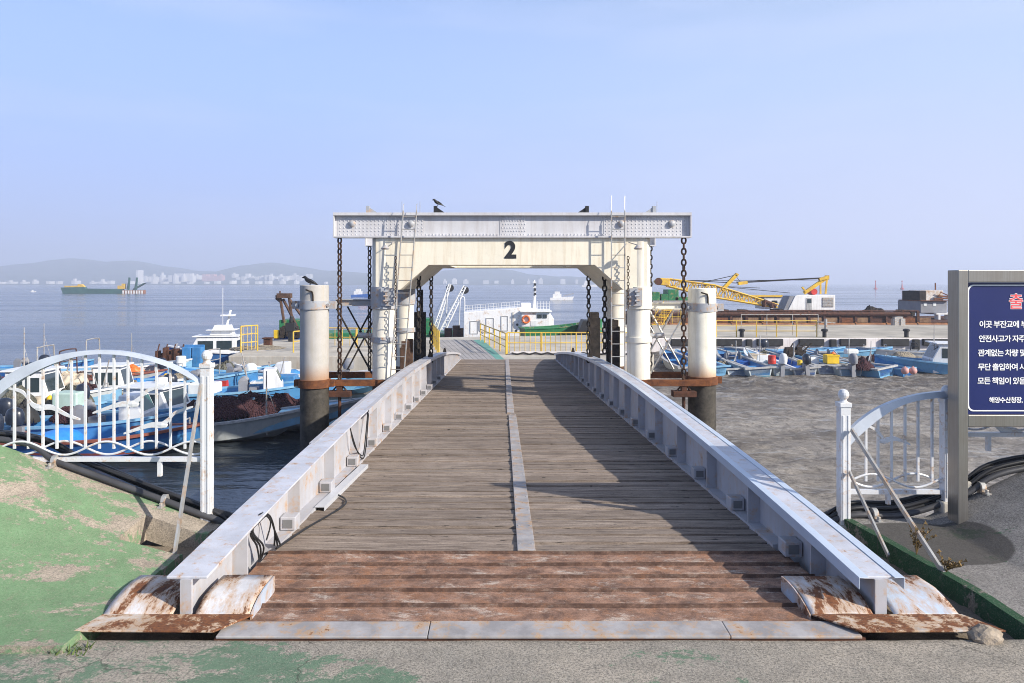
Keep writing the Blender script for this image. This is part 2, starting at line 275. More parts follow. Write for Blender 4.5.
M = dict(
    wood=mat_wood(), ramp=mat_rust_plate(),
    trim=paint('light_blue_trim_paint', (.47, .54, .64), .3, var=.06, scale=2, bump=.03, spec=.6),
    girder=paint('pale_grey_girder_paint', (.42, .42, .45), .5, var=.09, scale=2.2, rust=.055, rscale=6, streak=.6, streak_c=(.36, .31, .26), bump=.05),
    girder_top=paint('scuffed_girder_top', (.50, .51, .56), .42, var=.14, scale=5, rust=.06, rscale=14, bump=.12),
    strip=paint('worn_grey_steel_strip', (.33, .315, .315), .65, var=.22, scale=7, rust=.12, rscale=9, spec=.2, bump=.2),
    cover=paint('rust_eaten_white_paint', (.58, .58, .60), .5, var=.14, scale=7, rust=.345, rscale=5, rmap=(1.6, .55, .55), bump=.3),
    cover2=paint('lightly_rusted_white_paint', (.43, .50, .60), .4, var=.08, scale=6, rust=.29, rscale=6, rmap=(1.4, .6, .6), bump=.2),
    plate=paint('rusted_hinge_plate', (.50, .47, .44), .6, var=.25, scale=9, rust=.50, rscale=8, bump=.35),
    cream=paint('cream_portal_paint', (.79, .735, .60), .55, var=.06, scale=1.6, rust=0, streak=.6, streak_c=(.50, .36, .2), bump=.04),
    column=paint('cream_column_paint', (.76, .72, .62), .5, var=.07, scale=2.5, rust=0, streak=.5, streak_c=(.42, .33, .22), bump=.05),
    beam=paint('grey_beam_paint', (.56, .555, .57), .55, var=.08, scale=2, streak=.4, streak_c=(.28, .22, .18), bump=.05),
    collar=paint('collar_grey_paint', (.36, .375, .40), .5, var=.1, scale=5, rust=.12, rscale=8, bump=.05),
    chain=mat_rust('blackened_chain_steel', (.045, .036, .03), (.012, .011, .011), 9),
    chain_rust=mat_rust('rusty_chain_steel', (.085, .045, .028), (.018, .014, .013), 5),
    rust=mat_rust('brown_rust'), rust_dark=mat_rust('dark_brown_rust', (.12, .05, .03), (.04, .022, .016)),
    rust_orange=mat_rust('orange_rust', (.34, .15, .055), (.15, .06, .03), 3), rust_tan=mat_rust('flaking_tan_rust', (.34, .22, .125), (.12, .055, .03), 2.2),
    post_black=mat_rust('tarred_guide_post', (.05, .04, .034), (.012, .011, .010), 5),
    post_brown=mat_rust('rust_brown_guide_post', (.13, .075, .05), (.05, .03, .022), 5),
    arch=paint('blue_white_rail_paint', (.50, .54, .60), .28, var=.12, scale=4, spec=.6, bump=.02),
    white=paint('white_fence_paint', (.63, .64, .66), .35, var=.08, scale=7, rust=.07, rscale=14, bump=.03, spec=.5),
    galv=paint('galvanised_steel', (.42, .42, .41), .45, metal=.4, var=.18, scale=9, rust=.14, rscale=10, bump=.08),
    steel=mat_brushed(), blue_sign=paint('navy_sign_enamel', (.013, .021, .115), .3, var=.06, scale=3, bump=0, spec=.5),
    sign_white=paint('white_lettering', (.85, .85, .86), .4, var=.02, bump=0), sign_red=paint('red_lettering', (.75, .08, .09), .4, var=.03, bump=0),
    black_text=paint('black_numeral_paint', (.02, .02, .022), .45, var=.1, bump=0),
    pipe=paint('black_plastic_pipe', (.022, .022, .024), .4, var=.25, scale=8, bump=.05), cable=paint('black_cable', (.015, .015, .016), .5, bump=0),
    pipe_grey=paint('grey_plastic_pipe', (.055, .055, .06), .45, var=.2, scale=8, bump=.05),
    concrete=paint('bare_concrete', (.40, .375, .33), .9, var=.22, scale=2.5, streak=.45, streak_c=(.2, .15, .1), bump=.35, spec=.2),
    pontoon=paint('pontoon_concrete', (.46, .43, .375), .9, var=.2, scale=.8, streak=.5, streak_c=(.30, .19, .11), bump=.3, spec=.2),
    pontoon_top=paint('pontoon_deck_concrete', (.43, .395, .335), .9, var=.25, scale=.5, bump=.3, spec=.2),
    pontoon_white=paint('whitewashed_pontoon_wall', (.70, .66, .65), .85, var=.10, scale=.9, streak=.5, streak_c=(.3, .23, .18), bump=.3, spec=.2),
    lane=paint('grey_ramp_paint', (.34, .32, .31), .85, var=.16, scale=1.5, bump=.2), teal=paint('teal_edge_paint', (.13, .32, .27), .8, var=.2, scale=2, bump=.1),
    yellow=paint('yellow_rail_paint', (.62, .42, .05), .5, var=.12, scale=3, rust=.14, rscale=5, bump=.05),
    crane_yellow=paint('yellow_crane_paint', (.70, .44, .03), .45, var=.14, scale=2, rust=.12, rscale=2.5, bump=.05),
    rubber=paint('black_fender_rubber', (.025, .025, .026), .8, var=.3, scale=5, bump=.2), black=paint('matt_black', (.018, .018, .02), .6, var=.2, bump=.05),
    fibre_white=paint('white_fibreglass', (.74, .75, .76), .35, var=.06, scale=3, streak=.3, bump=.03, obj_var=.12),
    ship_white=paint('white_ship_paint', (.80, .80, .80), .4, var=.04, scale=1.5, streak=.25, rust=.03, bump=.03),
    cabin_white=paint('crane_cab_white', (.76, .76, .75), .4, var=.07, scale=2, streak=.35, bump=.03),
    blue_in=paint('sky_blue_deck_paint', (.05, .225, .50), .5, var=.2, scale=4, streak=.3, bump=.1, obj_var=.25),
    blue_deep=paint('deep_blue_paint', (.025, .12, .44), .45, var=.18, scale=4, streak=.3, bump=.08, obj_var=.2),
    blue_pale=paint('pale_blue_paint', (.20, .42, .62), .5, var=.14, scale=4, streak=.35, bump=.08, obj_var=.2),
    tarp_blue=paint('blue_tarpaulin', (.03, .22, .66), .5, var=.15, scale=5, bump=.3),
    redbrown=paint('red_brown_gunwale', (.24, .075, .05), .6, var=.25, scale=6, bump=.1),
    grey_wood=paint('grey_gunwale_plank', (.40, .40, .40), .7, var=.2, scale=6, streak=.3, bump=.1),
    green=paint('dark_green_ship_paint', (.02, .17, .065), .5, var=.18, scale=2, rust=.06, rscale=3, bump=.05),
    green_dull=paint('dull_green_ship_paint', (.035, .10, .085), .6, var=.2, scale=.4, bump=0),
    grey_ship=paint('grey_deckhouse_paint', (.23, .24, .27), .6, var=.15, scale=1.5, streak=.5, bump=.05),
    orange=paint('orange_plastic', (.72, .16, .03), .45, var=.1, bump=.02), red=paint('red_plastic', (.5, .04, .03), .5, var=.15, bump=.02),
    yellow_p=paint('yellow_plastic', (.75, .50, .03), .45, var=.1, bump=.02), pink=paint('faded_pink_buoy', (.62, .33, .30), .6, var=.2, scale=6, bump=.02),
    canvas=paint('beige_canvas', (.50, .43, .34), .85, var=.22, scale=5, bump=.4), box_white=paint('white_plastic', (.72, .74, .72), .5, var=.1, bump=.02),
    box_teal=paint('pale_green_plastic', (.42, .55, .50), .5, var=.1, bump=.02), navy=paint('outboard_navy', (.018, .024, .04), .3, var=.15, bump=0, spec=.6),
    net=mat_net('maroon_fishing_net', (.045, .022, .026), (.10, .05, .055)), net_grey=mat_net('grey_green_fishing_net', (.07, .075, .06), (.20, .19, .15)),
    net_tan=mat_net('tan_fishing_net', (.22, .16, .10), (.42, .34, .24)), rope=mat_net('old_rope', (.25, .21, .15), (.42, .37, .3)),
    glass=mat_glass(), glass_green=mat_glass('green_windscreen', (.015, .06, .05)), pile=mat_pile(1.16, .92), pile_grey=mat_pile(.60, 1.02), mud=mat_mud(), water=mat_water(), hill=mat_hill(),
    building=paint('pale_far_building', (.72, .70, .67), .8, var=.1, scale=.05, bump=0, obj_var=.5), building_red=paint('reddish_far_building', (.50, .27, .23), .8, var=.1, scale=.05, bump=0),
    crow=paint('black_plumage', (.012, .012, .014), .5, var=.3, scale=20, bump=.1), gull=paint('white_plumage', (.8, .8, .8), .6, var=.05, bump=0),
    skin=paint('skin', (.45, .28, .2), .6, bump=0), dirt=mat_concrete('gutter_dirt', (.20, .165, .13), (.30, .24, .17), (.1, .2, .08), 1.4, crack=False),
    apron_l=mat_concrete('worn_bright_green_concrete', (.30, .26, .21), (.43, .36, .285), (.155, .275, .14), .640, spots=.55, crack=False),
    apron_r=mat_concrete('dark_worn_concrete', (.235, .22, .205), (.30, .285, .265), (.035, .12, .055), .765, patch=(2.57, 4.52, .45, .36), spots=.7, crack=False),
    road=mat_concrete('faded_green_road_concrete', (.30, .275, .235), (.385, .34, .28), (.12, .20, .13), .70, gx=-.042, gy=-.30, spots=.8),
    kerb_green=mat_concrete('worn_green_kerb', (.20, .18, .15), (.27, .25, .21), (.016, .075, .032), .60, spots=.7, crack=False), stone=paint('rough_rock', (.30, .25, .195), .9, var=.3, scale=8, bump=.6),
    weed=paint('dry_weed', (.20, .13, .05), .9, var=.3, bump=0), weed_green=paint('green_weed', (.09, .13, .035), .9, var=.3, bump=0), aluminium=paint('bare_aluminium_channel', (.62, .64, .68), .35, metal=.3, var=.06, bump=.02),
    lamp_dark=mat_glass('dark_lamp_lens', (.10, .10, .10)), debris=mat_rust('black_debris', (.06, .045, .035), (.015, .012, .01), 14),
)

# ------------------------------------------------------------------ mesh helpers
def off(o):
    v = Vector((0, 0, 0))
    while o is not None: v += o.location; o = o.parent
    return v
class MB:
    def __init__(s): s.v = []; s.f = []; s.tone = []
    def add(s, vs, fs, tone=0.0):
        n = len(s.v); s.v += [tuple(v) for v in vs]; s.f += [tuple(i + n for i in f) for f in fs]; s.tone += [tone] * len(fs); return s
    def hexa(s, a, b, tone=0.0):                      # two quads joined
        return s.add(list(a) + list(b), [(3, 2, 1, 0), (4, 5, 6, 7), (0, 1, 5, 4), (1, 2, 6, 5), (2, 3, 7, 6), (3, 0, 4, 7)], tone)
    def box(s, x0, x1, y0, y1, z0, z1, tone=0.0):
        return s.hexa([(x0, y0, z0), (x1, y0, z0), (x1, y1, z0), (x0, y1, z0)], [(x0, y0, z1), (x1, y0, z1), (x1, y1, z1), (x0, y1, z1)], tone)
    def bar(s, p, q, w, h=None, up=(0, 0, 1)):        # rectangular bar from p to q
        p, q = Vector(p), Vector(q); h = h or w; d = (q - p).normalized(); u = Vector(up)
        if abs(d.dot(u)) > .98: u = Vector((0, 1, 0))
        sx = d.cross(u).normalized(); u = sx.cross(d).normalized(); sx *= w / 2; u *= h / 2
        return s.hexa([p - sx - u, p + sx - u, p + sx + u, p - sx + u], [q - sx - u, q + sx - u, q + sx + u, q - sx + u])
    def tube(s, pts, r, n=8, cap=True):
        pts = [Vector(p) for p in pts]; rs = r if isinstance(r, (list, tuple)) else [r] * len(pts); base = len(s.v); ref = Vector((0, 0, 1))
        for i, p in enumerate(pts):
            d = (pts[min(i + 1, len(pts) - 1)] - pts[max(i - 1, 0)]).normalized()
            u = ref if abs(d.dot(ref)) < .95 else Vector((0, 1, 0))
            a = d.cross(u).normalized(); b = a.cross(d).normalized()
            for k in range(n):
                t = 2 * math.pi * k / n; s.v.append(tuple(p + (a * math.cos(t) + b * math.sin(t)) * rs[i]))
        for i in range(len(pts) - 1):
            for k in range(n):
                k2 = (k + 1) % n; s.f.append((base + i * n + k, base + i * n + k2, base + (i + 1) * n + k2, base + (i + 1) * n + k)); s.tone.append(0)
        if cap:
            s.f.append(tuple(base + k for k in reversed(range(n)))); s.f.append(tuple(base + (len(pts) - 1) * n + k for k in range(n))); s.tone += [0, 0]
        return s
    def lathe(s, c, prof, n=24, axis='z'):            # prof: (radius, height) pairs
        c = Vector(c); base = len(s.v)
        for r, h in prof:
            for k in range(n):
                t = 2 * math.pi * k / n; x, y = r * math.cos(t), r * math.sin(t)
                s.v.append(tuple(c + (Vector((x, y, h)) if axis == 'z' else Vector((x, h, y)) if axis == 'y' else Vector((h, x, y)))))
        for i in range(len(prof) - 1):
            for k in range(n):
                k2 = (k + 1) % n; s.f.append((base + i * n + k, base + i * n + k2, base + (i + 1) * n + k2, base + (i + 1) * n + k)); s.tone.append(0)
        s.f.append(tuple(base + k for k in reversed(range(n)))); s.f.append(tuple(base + (len(prof) - 1) * n + k for k in range(n))); s.tone += [0, 0]
        return s
    def ball(s, c, r, n=12, sq=(1, 1, 1)):
        c = Vector(c); base = len(s.v); m = n // 2
        s.v.append((c.x, c.y, c.z - r * sq[2]))
        for i in range(1, m):
            a = -math.pi / 2 + math.pi * i / m
            for k in range(n):
                t = 2 * math.pi * k / n; s.v.append((c.x + r * sq[0] * math.cos(a) * math.cos(t), c.y + r * sq[1] * math.cos(a) * math.sin(t), c.z + r * sq[2] * math.sin(a)))
        s.v.append((c.x, c.y, c.z + r * sq[2])); top = len(s.v) - 1; nf = 0
        for k in range(n):
            k2 = (k + 1) % n; s.f.append((base, base + 1 + k2, base + 1 + k)); nf += 1
            for i in range(m - 2): a = base + 1 + i * n; s.f.append((a + k, a + k2, a + n + k2, a + n + k)); nf += 1
            a = base + 1 + (m - 2) * n; s.f.append((a + k, a + k2, top)); nf += 1
        s.tone += [0] * nf; return s
    def prism(s, pts, axis, a, b):                    # outline pts extruded along an axis from a to b
        def P(u, v, w): return {'x': (w, u, v), 'y': (u, w, v), 'z': (u, v, w)}[axis]
        n = len(pts); vs = [P(u, v, a) for u, v in pts] + [P(u, v, b) for u, v in pts]
        return s.add(vs, [tuple(range(n)), tuple(range(2 * n - 1, n - 1, -1))] + [(i, i + n, (i + 1) % n + n, (i + 1) % n) for i in range(n)])
    def build(s, name, mat, parent=None, smooth=False, bevel=0.0, origin=None, seg=2):
        me = bpy.data.meshes.new(name); o = bpy.data.objects.new(name, me); COL.objects.link(o)
        d = Vector(origin) if origin is not None else off(parent)
        me.from_pydata([(v[0] - d.x, v[1] - d.y, v[2] - d.z) for v in s.v], [], s.f)
        if any(s.tone):
            at = me.attributes.new('tone', 'FLOAT', 'FACE'); at.data.foreach_set('value', s.tone)
        bm = bmesh.new(); bm.from_mesh(me); bmesh.ops.recalc_face_normals(bm, faces=bm.faces); bm.to_mesh(me); bm.free()
        me.materials.append(M[mat] if isinstance(mat, str) else mat)
        if smooth:
            me.polygons.foreach_set('use_smooth', [True] * len(me.polygons))
            me.set_sharp_from_angle(angle=R(38))
        if bevel:
            md = o.modifiers.new('bevel', 'BEVEL'); md.width = bevel; md.segments = seg; md.limit_method = 'ANGLE'; md.angle_limit = R(40)
        if parent is not None: o.parent = parent
        elif origin is not None: o.location = d
        return o
def tag(o, label=None, cat=None, group=None, kind=None):
    if label: o['label'] = label
    if cat: o['category'] = cat
    if group: o['group'] = group
    if kind: o['kind'] = kind
    return o
def thing(name, label, cat, loc=(0, 0, 0), group=None):
    o = bpy.data.objects.new(name, None); COL.objects.link(o); o.location = loc; o.empty_display_size = .2
    return tag(o, label, cat, group)
def solo(mb, name, mat, label, cat, origin, group=None, **kw): return tag(mb.build(name, mat, None, origin=origin, **kw), label, cat, group)
def struct(mb, name, mat, **kw): return tag(mb.build(name, mat, None, **kw), kind='structure')
def copy_tree(o, parent=None):
    c = o.copy(); COL.objects.link(c); c.parent = parent
    for ch in list(o.children): copy_tree(ch, c)
    return c
def at(px, py, y): return Vector(((px - VX) * y / F, y, HC - (py - VY) * y / F))   # a photo pixel at distance y
def fbm(x, y, z=0.0, o=4):
    v = 0; a = .5; f = 1
    for _ in range(o): v += a * mn.noise(Vector((x * f, y * f, z * f + 3.7))); a *= .5; f *= 2.1
    return v
def sstep(a, b, x): t = max(0., min(1., (x - a) / (b - a))); return t * t * (3 - 2 * t)
def field(zf, x0, x1, nx, y0, y1, ny, mask=None, skirt=0.0):
    """height field; cells outside the mask are left out and open edges get a skirt"""
    b = MB(); idx = {}; cells = []
    X = [x0 + (x1 - x0) * i / nx for i in range(nx + 1)] if not isinstance(x0, list) else x0
    Y = [y0 + (y1 - y0) * i / ny for i in range(ny + 1)] if not isinstance(y0, list) else y0
    def vid(i, j):
        if (i, j) not in idx: idx[i, j] = len(b.v); b.v.append((X[i], Y[j], zf(X[i], Y[j])))
        return idx[i, j]
    ok = {(i, j) for i in range(len(X) - 1) for j in range(len(Y) - 1) if not mask or mask((X[i] + X[i + 1]) / 2, (Y[j] + Y[j + 1]) / 2)}
    for i, j in sorted(ok): b.f.append((vid(i, j), vid(i + 1, j), vid(i + 1, j + 1), vid(i, j + 1)))
    if skirt:
        for i, j in sorted(ok):
            for (di, dj, a, c) in ((-1, 0, (i, j), (i, j + 1)), (1, 0, (i + 1, j), (i + 1, j + 1)), (0, -1, (i, j), (i + 1, j)), (0, 1, (i, j + 1), (i + 1, j + 1))):
                if (i + di, j + dj) not in ok:
                    p, q = vid(*a), vid(*c); n = len(b.v); vp, vq = b.v[p], b.v[q]
                    b.v += [(vp[0], vp[1], vp[2] - skirt), (vq[0], vq[1], vq[2] - skirt)]; b.f.append((p, q, n + 1, n))
    b.tone = [0] * len(b.f); return b
def steps(a, b, n): return [a + (b - a) * i / n for i in range(n + 1)]

ZW = -1.95                                             # water level
# ------------------------------------------------------------------ sea, mud, land
b = MB(); b.add([(-3000, -60, ZW), (3000, -60, ZW), (3000, 3100, ZW), (-3000, 3100, ZW)], [(0, 1, 2, 3)]); struct(b, 'sea', 'water')
def mud_z(x, y):
    z = ZW - .5 + .72 * sstep(.6, 3.6, x + .05 * (y - 10)) + .05 * sstep(12, 26, y)
    z += .10 * fbm(x * .5, y * .9) + .09 * fbm(x * 2.2, y * 3.0, 5) - .05 * abs(fbm(x * 1.1, y * 1.6, 7)) + .22 * sstep(21, 24, y) * max(0, fbm(x * 1.6, y * 2, 9))
    return z + .25 * sstep(9, 5.5, y) * sstep(1.5, 3, x)
struct(field(mud_z, -1.5, 26, 300, 5.1, 36.5, 330), 'mud_flat', 'mud', smooth=True)

def lz(x, y): return .035 + .36 * max(0., min(1.55, -1.95 - x)) * sstep(3.22, 5.0, y) * 1.0 + .006 * fbm(x * 1.3, y * 1.3)
def l_mask(x, y):
    toe = -1.965 + .045 * (y - 3.28)
    if x > toe: return False
    if y < 3.29: return False
    if 4.41 < y < 4.76 and x > -2.30: return False
    return True
xs = [-40, -20, -10, -6] + steps(-4.4, -2.6, 40)[:-1] + steps(-2.6, -1.86, 74); ys = steps(3.29, 5.0, 130)
struct(field(lz, xs, None, 0, ys, None, 0, l_mask, .16), 'left_apron', 'apron_l', smooth=True)
def rz(x, y):
    return .02 + .045 * sstep(3.2, 3.9, y) + .48 * max(0., min(.95, x - 2.85)) * sstep(3.4, 5.0, y) + .012 * fbm(x * 1.3, y * 1.3, 4)
def r_mask(x, y): return y > 3.30 and x > 2.30 + .11 * (5 - y)
xs = steps(2.27, 4.6, 80) + [6, 10, 20, 40]; ys = steps(3.30, 5.0, 60)
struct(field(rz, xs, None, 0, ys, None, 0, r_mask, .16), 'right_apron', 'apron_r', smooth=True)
b = MB()                                               # painted kerb face along the right apron
for i in range(34):
    y = 3.30 + i * .05; xk = 2.285 + .11 * (5 - y); xk2 = 2.285 + .11 * (4.95 - y)
    za, zb = rz(xk + .02, y), rz(xk2 + .02, y + .05)
    b.add([(xk, y, -.1), (xk2, y + .05, -.1), (xk2, y + .05, zb + .004), (xk, y, za + .004), (xk + .05, y, za + .006), (xk2 + .05, y + .05, zb + .006)], [(0, 1, 2, 3), (3, 2, 5, 4)])
struct(b, 'kerb', 'kerb_green')
def road_z(x, y): return .010 * fbm(x * .9, y * .9, 2) + .004 * fbm(x * 5, y * 5, 8) - .05 * sstep(3.42, 3.5, y)
xs = [-40, -25, -12, -6] + steps(-4, 4, 120) + [6, 12, 25, 40]; ys = [-40, -20, -8, -3, 0] + steps(1, 3.5, 60)
struct(field(road_z, xs, None, 0, ys, None, 0, None, .25), 'road', 'road', smooth=True)
def gut_z(x, y): return -.045 - .16 * sstep(1.78, 1.62, abs(x - .147)) * sstep(3.5, 3.7, y) + .03 * fbm(x * 4, y * 4) - .02 * abs(mn.noise(Vector((x * 15, y * 15, 0))))
struct(field(gut_z, -2.9, 3.1, 120, 3.44, 4.98, 40, None, .3), 'gutter', 'dirt', smooth=True)
b = MB(); b.box(-40, 40, 4.6, 4.985, -2.6, -.13); struct(b, 'quay_wall', 'concrete')

# ------------------------------------------------------------------ far shore
def ridge(px, prof):
    for (a, ya), (c, yc) in zip(prof, prof[1:]):
        if a <= px <= c: t = (px - a) / (c - a); t = t * t * (3 - 2 * t); return ya + (yc - ya) * t
    return prof[0][1] if px < prof[0][0] else prof[-1][1]
PROF = [(-900, 276), (-300, 270), (-60, 274), (0, 271.5), (40, 266), (78, 261.5), (110, 265), (135, 264), (165, 269.5), (200, 274), (228, 275), (250, 268), (272, 265.5), (300, 270), (330, 274), (380, 277), (425, 277.5), (450, 273), (485, 270.5), (510, 273), (530, 277.5), (560, 279.5), (610, 280.5), (660, 281.8), (760, 283.2), (1500, 283.2)]
def hill_z(x, y):
    px = VX + x * F / 1850; top = HC + (VY - ridge(px, PROF)) * 1850 / F
    k = math.exp(-((y - 1850) / 230) ** 2); base = 2.0 + 9 * sstep(1380, 1650, y)
    px2 = VX + x * F / y
    fade = sstep(700, 620, px2)
    return ZW - 1 + ((max(0, top - 1 + 3 * abs(fbm(x * .012, y * .012))) * k + base + 2.5 * fbm(x * .03, y * .03)) * fade * sstep(1340, 1352, y))
xs = steps(-2900, 900, 240); ys = [1338, 1352, 1370, 1400, 1450, 1500, 1560, 1620, 1680, 1740, 1790, 1830, 1860, 1900, 1960, 2050, 2200]
struct(field(hill_z, xs, None, 0, ys, None, 0), 'hills', 'hill', smooth=True)
rb = random.Random(5)
def far_building(px, ytop, w, d, mat, lab, grp):
    p = at(px, ytop, d); z0 = hill_z(p.x, d) - 3; hw = w * d / F / 2; z1 = max(p.z, z0 + 6)
    m = MB(); m.box(p.x - hw, p.x + hw, d, d + rb.uniform(14, 26), z0, z1)
    if rb.random() < .5: m.box(p.x - hw * .4, p.x + hw * .5, d + 3, d + 10, z1 + .01, z1 + rb.uniform(2, 5))
    solo(m, 'far_building', mat, lab, 'building', (p.x, d, z0), grp)
G1 = 'buildings along the far shore'
far_building(137, 270, 2, 1400, 'building', 'slim white tower on the far shore beside the apartment blocks', None)
for i in range(13): far_building(144 + i * 4.3, rb.uniform(274.5, 278), rb.uniform(1.8, 3.4), rb.uniform(1440, 1500), 'building', 'pale apartment block in the cluster behind the dredger on the far shore', 'apartment blocks on the far shore')
far_building(182, 273.5, 16, 1480, 'building', 'broad white hall on the far shore, largest of its cluster', None)
for i in range(5): far_building(204 + i * 4.0, rb.uniform(274, 276.5), 3.6, 1480, 'building_red', 'reddish block in the far shore town', 'reddish blocks on the far shore')
for i in range(17): far_building(233 + i * 4.7, rb.uniform(273.5, 277), rb.uniform(2.4, 4.6), rb.uniform(1480, 1560), 'building', 'white block in the row below the second far hill', 'white blocks below the second far hill')
for i in range(26): far_building(-4 + i * 13 + rb.uniform(-4, 4), rb.uniform(280.5, 282.3), rb.uniform(1.6, 4.5), rb.uniform(1362, 1385), 'building', 'low pale waterfront building on the far shore', G1)
for i in range(12): far_building(440 + i * 15 + rb.uniform(-5, 5), rb.uniform(279, 281.6), rb.uniform(2, 6), rb.uniform(1365, 1420), 'building', 'pale waterfront building seen through the gantry on the far shore', 'far buildings seen through the gantry')

# ------------------------------------------------------------------ access bridge
BX = .147                                              # bridge centre line
Y0, Y1 = 3.63, 25.3
def dz(y): return .15 - .044 * y                       # deck height
def gh(y): return .22 + .47 * max(0, math.sin(math.pi * min(1, max(0, (y - Y0 + .55) / (Y1 - Y0 + .7))))) ** .8 - .06
bridge = thing('access_bridge', 'long timber decked bridge between pale steel girders, running down to the pontoon', 'bridge', (BX, Y0, 0))
rd = random.Random(3)
b = MB(); y = 4.68; k = 0
while y < Y1 - .02:
    w = rd.uniform(.155, .20); y2 = min(y + w, Y1)
    segs = [(-1.60, -.005), (.005, 1.60)] if rd.random() < .65 else [(-1.60, 1.60)]
    for (xa, xb) in segs:
        e = rd.uniform(-.006, .006); e2 = rd.uniform(-.006, .006); g = rd.choice((.014, .020, .026, .040)); tone = rd.uniform(.05, 1)
        za, zb = dz(y) + e, dz(y2) + e2
        b.hexa([(BX + xa, y + g, za - .05), (BX + xb, y + g, za - .05 + rd.uniform(-.003, .003)), (BX + xb, y2, zb - .05), (BX + xa, y2, zb - .05)],
               [(BX + xa, y + g, za), (BX + xb, y + g, za + rd.uniform(-.004, .004)), (BX + xb, y2, zb), (BX + xa, y2, zb + rd.uniform(-.004, .004))], tone)
    y = y2; k += 1
deck = b.build('deck', 'wood', bridge)
b = MB(); b.hexa([(BX - 1.6, 4.76, dz(4.76) - .20), (BX + 1.6, 4.76, dz(4.76) - .20), (BX + 1.6, Y1, dz(Y1) - .20), (BX - 1.6, Y1, dz(Y1) - .20)],
                 [(BX - 1.6, 4.76, dz(4.76) - .062), (BX + 1.6, 4.76, dz(4.76) - .062), (BX + 1.6, Y1, dz(Y1) - .062), (BX - 1.6, Y1, dz(Y1) - .062)])
b.build('deck_underside', 'rust_dark', bridge)
# steel strips down the middle
for (ya, yb, o1, o2) in ((4.69, 7.6, .0, -.004), (7.61, 11.1, -.004, -.012), (11.32, 17.8, -.035, -.03), (17.82, 25.1, -.03, -.02)):
    b = MB(); h = .057
    b.hexa([(BX + o1 - h, ya, dz(ya) - .01), (BX + o1 + h, ya, dz(ya) - .01), (BX + o2 + h, yb, dz(yb) - .01), (BX + o2 - h, yb, dz(yb) - .01)],
           [(BX + o1 - h, ya, dz(ya) + .016), (BX + o1 + h, ya, dz(ya) + .016), (BX + o2 + h, yb, dz(yb) + .016), (BX + o2 - h, yb, dz(yb) + .016)])
    yy = ya + .12
    while yy < min(yb, 12):
        for sx in (-.04, .04): b.lathe((BX + o1 + sx, yy, dz(yy) + .016), [(.009, 0), (.006, .004)], 6)
        yy += .42
    b.build('centre_strip', 'strip', bridge, bevel=.003)
# ramp: five rusted plates with raised lips, pale sill in front
b = MB(); ya = 3.565; zt = lambda y: .018 + (dz(4.76) - .012) * sstep(3.4, 4.9, y)
NP = 5
for i in range(NP):
    y_a = 3.565 + i * (4.675 - 3.565) / NP; y_b = 3.565 + (i + 1) * (4.675 - 3.565) / NP; n = 22
    for j in range(n):
        xa = BX - 1.62 + 3.24 * j / n; xb = BX - 1.62 + 3.24 * (j + 1) / n
        def zz(x, y, k): return zt(y) + .010 * fbm(x * 1.1, y * 3, 3) + k
        r0 = [(y_a, -.022), (y_a + .022, -.004), (y_b - .050, .002), (y_b - .030, .017), (y_b - .014, .012), (y_b, -.022)]
        for q, ((ya1, k1), (yb1, k2)) in enumerate(zip(r0, r0[1:])):
            b.add([(xa, ya1, zz(xa, ya1, k1)), (xb, ya1, zz(xb, ya1, k1)), (xb, yb1, zz(xb, yb1, k2)), (xa, yb1, zz(xa, yb1, k2))], [(0, 1, 2, 3)], (.8, .02, .85, .02, .6)[q])
b.build('ramp_plates', 'ramp', bridge)
b = MB()
for (xa, xb, dzv) in ((-1.33, -.352, 0), (-.348, 1.05, .002), (1.053, 1.66, .001)):
    b.hexa([(xa, 3.42, .005), (xb, 3.42, .005), (xb, 3.563, .003), (xa, 3.563, .003)], [(xa, 3.42, .017 + dzv), (xb, 3.42, .017 + dzv), (xb, 3.563, .022 + dzv), (xa, 3.563, .022 + dzv)])
b.build('ramp_sill', 'strip', bridge, bevel=.003)
b = MB(); b.hexa([(-1.34, 3.428, -.03), (1.68, 3.428, -.03), (1.68, 3.44, -.03), (-1.34, 3.44, -.03)], [(-1.34, 3.428, .004), (1.68, 3.428, .004), (1.68, 3.44, .004), (-1.34, 3.44, .004)]); b.build('ramp_edge', 'rust_dark', bridge)

def sweep_y(bm, xa, xb, za, zb, ys):                   # a strip with sides, along y; za/zb functions of y
    for p, q in zip(ys, ys[1:]):
        bm.hexa([(xa, p, za(p)), (xb, p, za(p)), (xb, q, za(q)), (xa, q, za(q))], [(xa, p, zb(p)), (xb, p, zb(p)), (xb, q, zb(q)), (xa, q, zb(q))])
def strip_y(bm, sec, ys):                              # closed section (x, z above top) swept along y following the girder top
    n = len(sec); base = len(bm.v)
    for y in ys:
        for (x, z) in sec: bm.v.append((x, y, dz(y) + gh(y) + z))
    for i in range(len(ys) - 1):
        for k in range(n):
            k2 = (k + 1) % n; bm.f.append((base + i * n + k, base + i * n + k2, base + (i + 1) * n + k2, base + (i + 1) * n + k)); bm.tone.append(0)
    bm.f.append(tuple(base + k for k in range(n))); bm.f.append(tuple(base + (len(ys) - 1) * n + k for k in reversed(range(n)))); bm.tone += [0, 0]
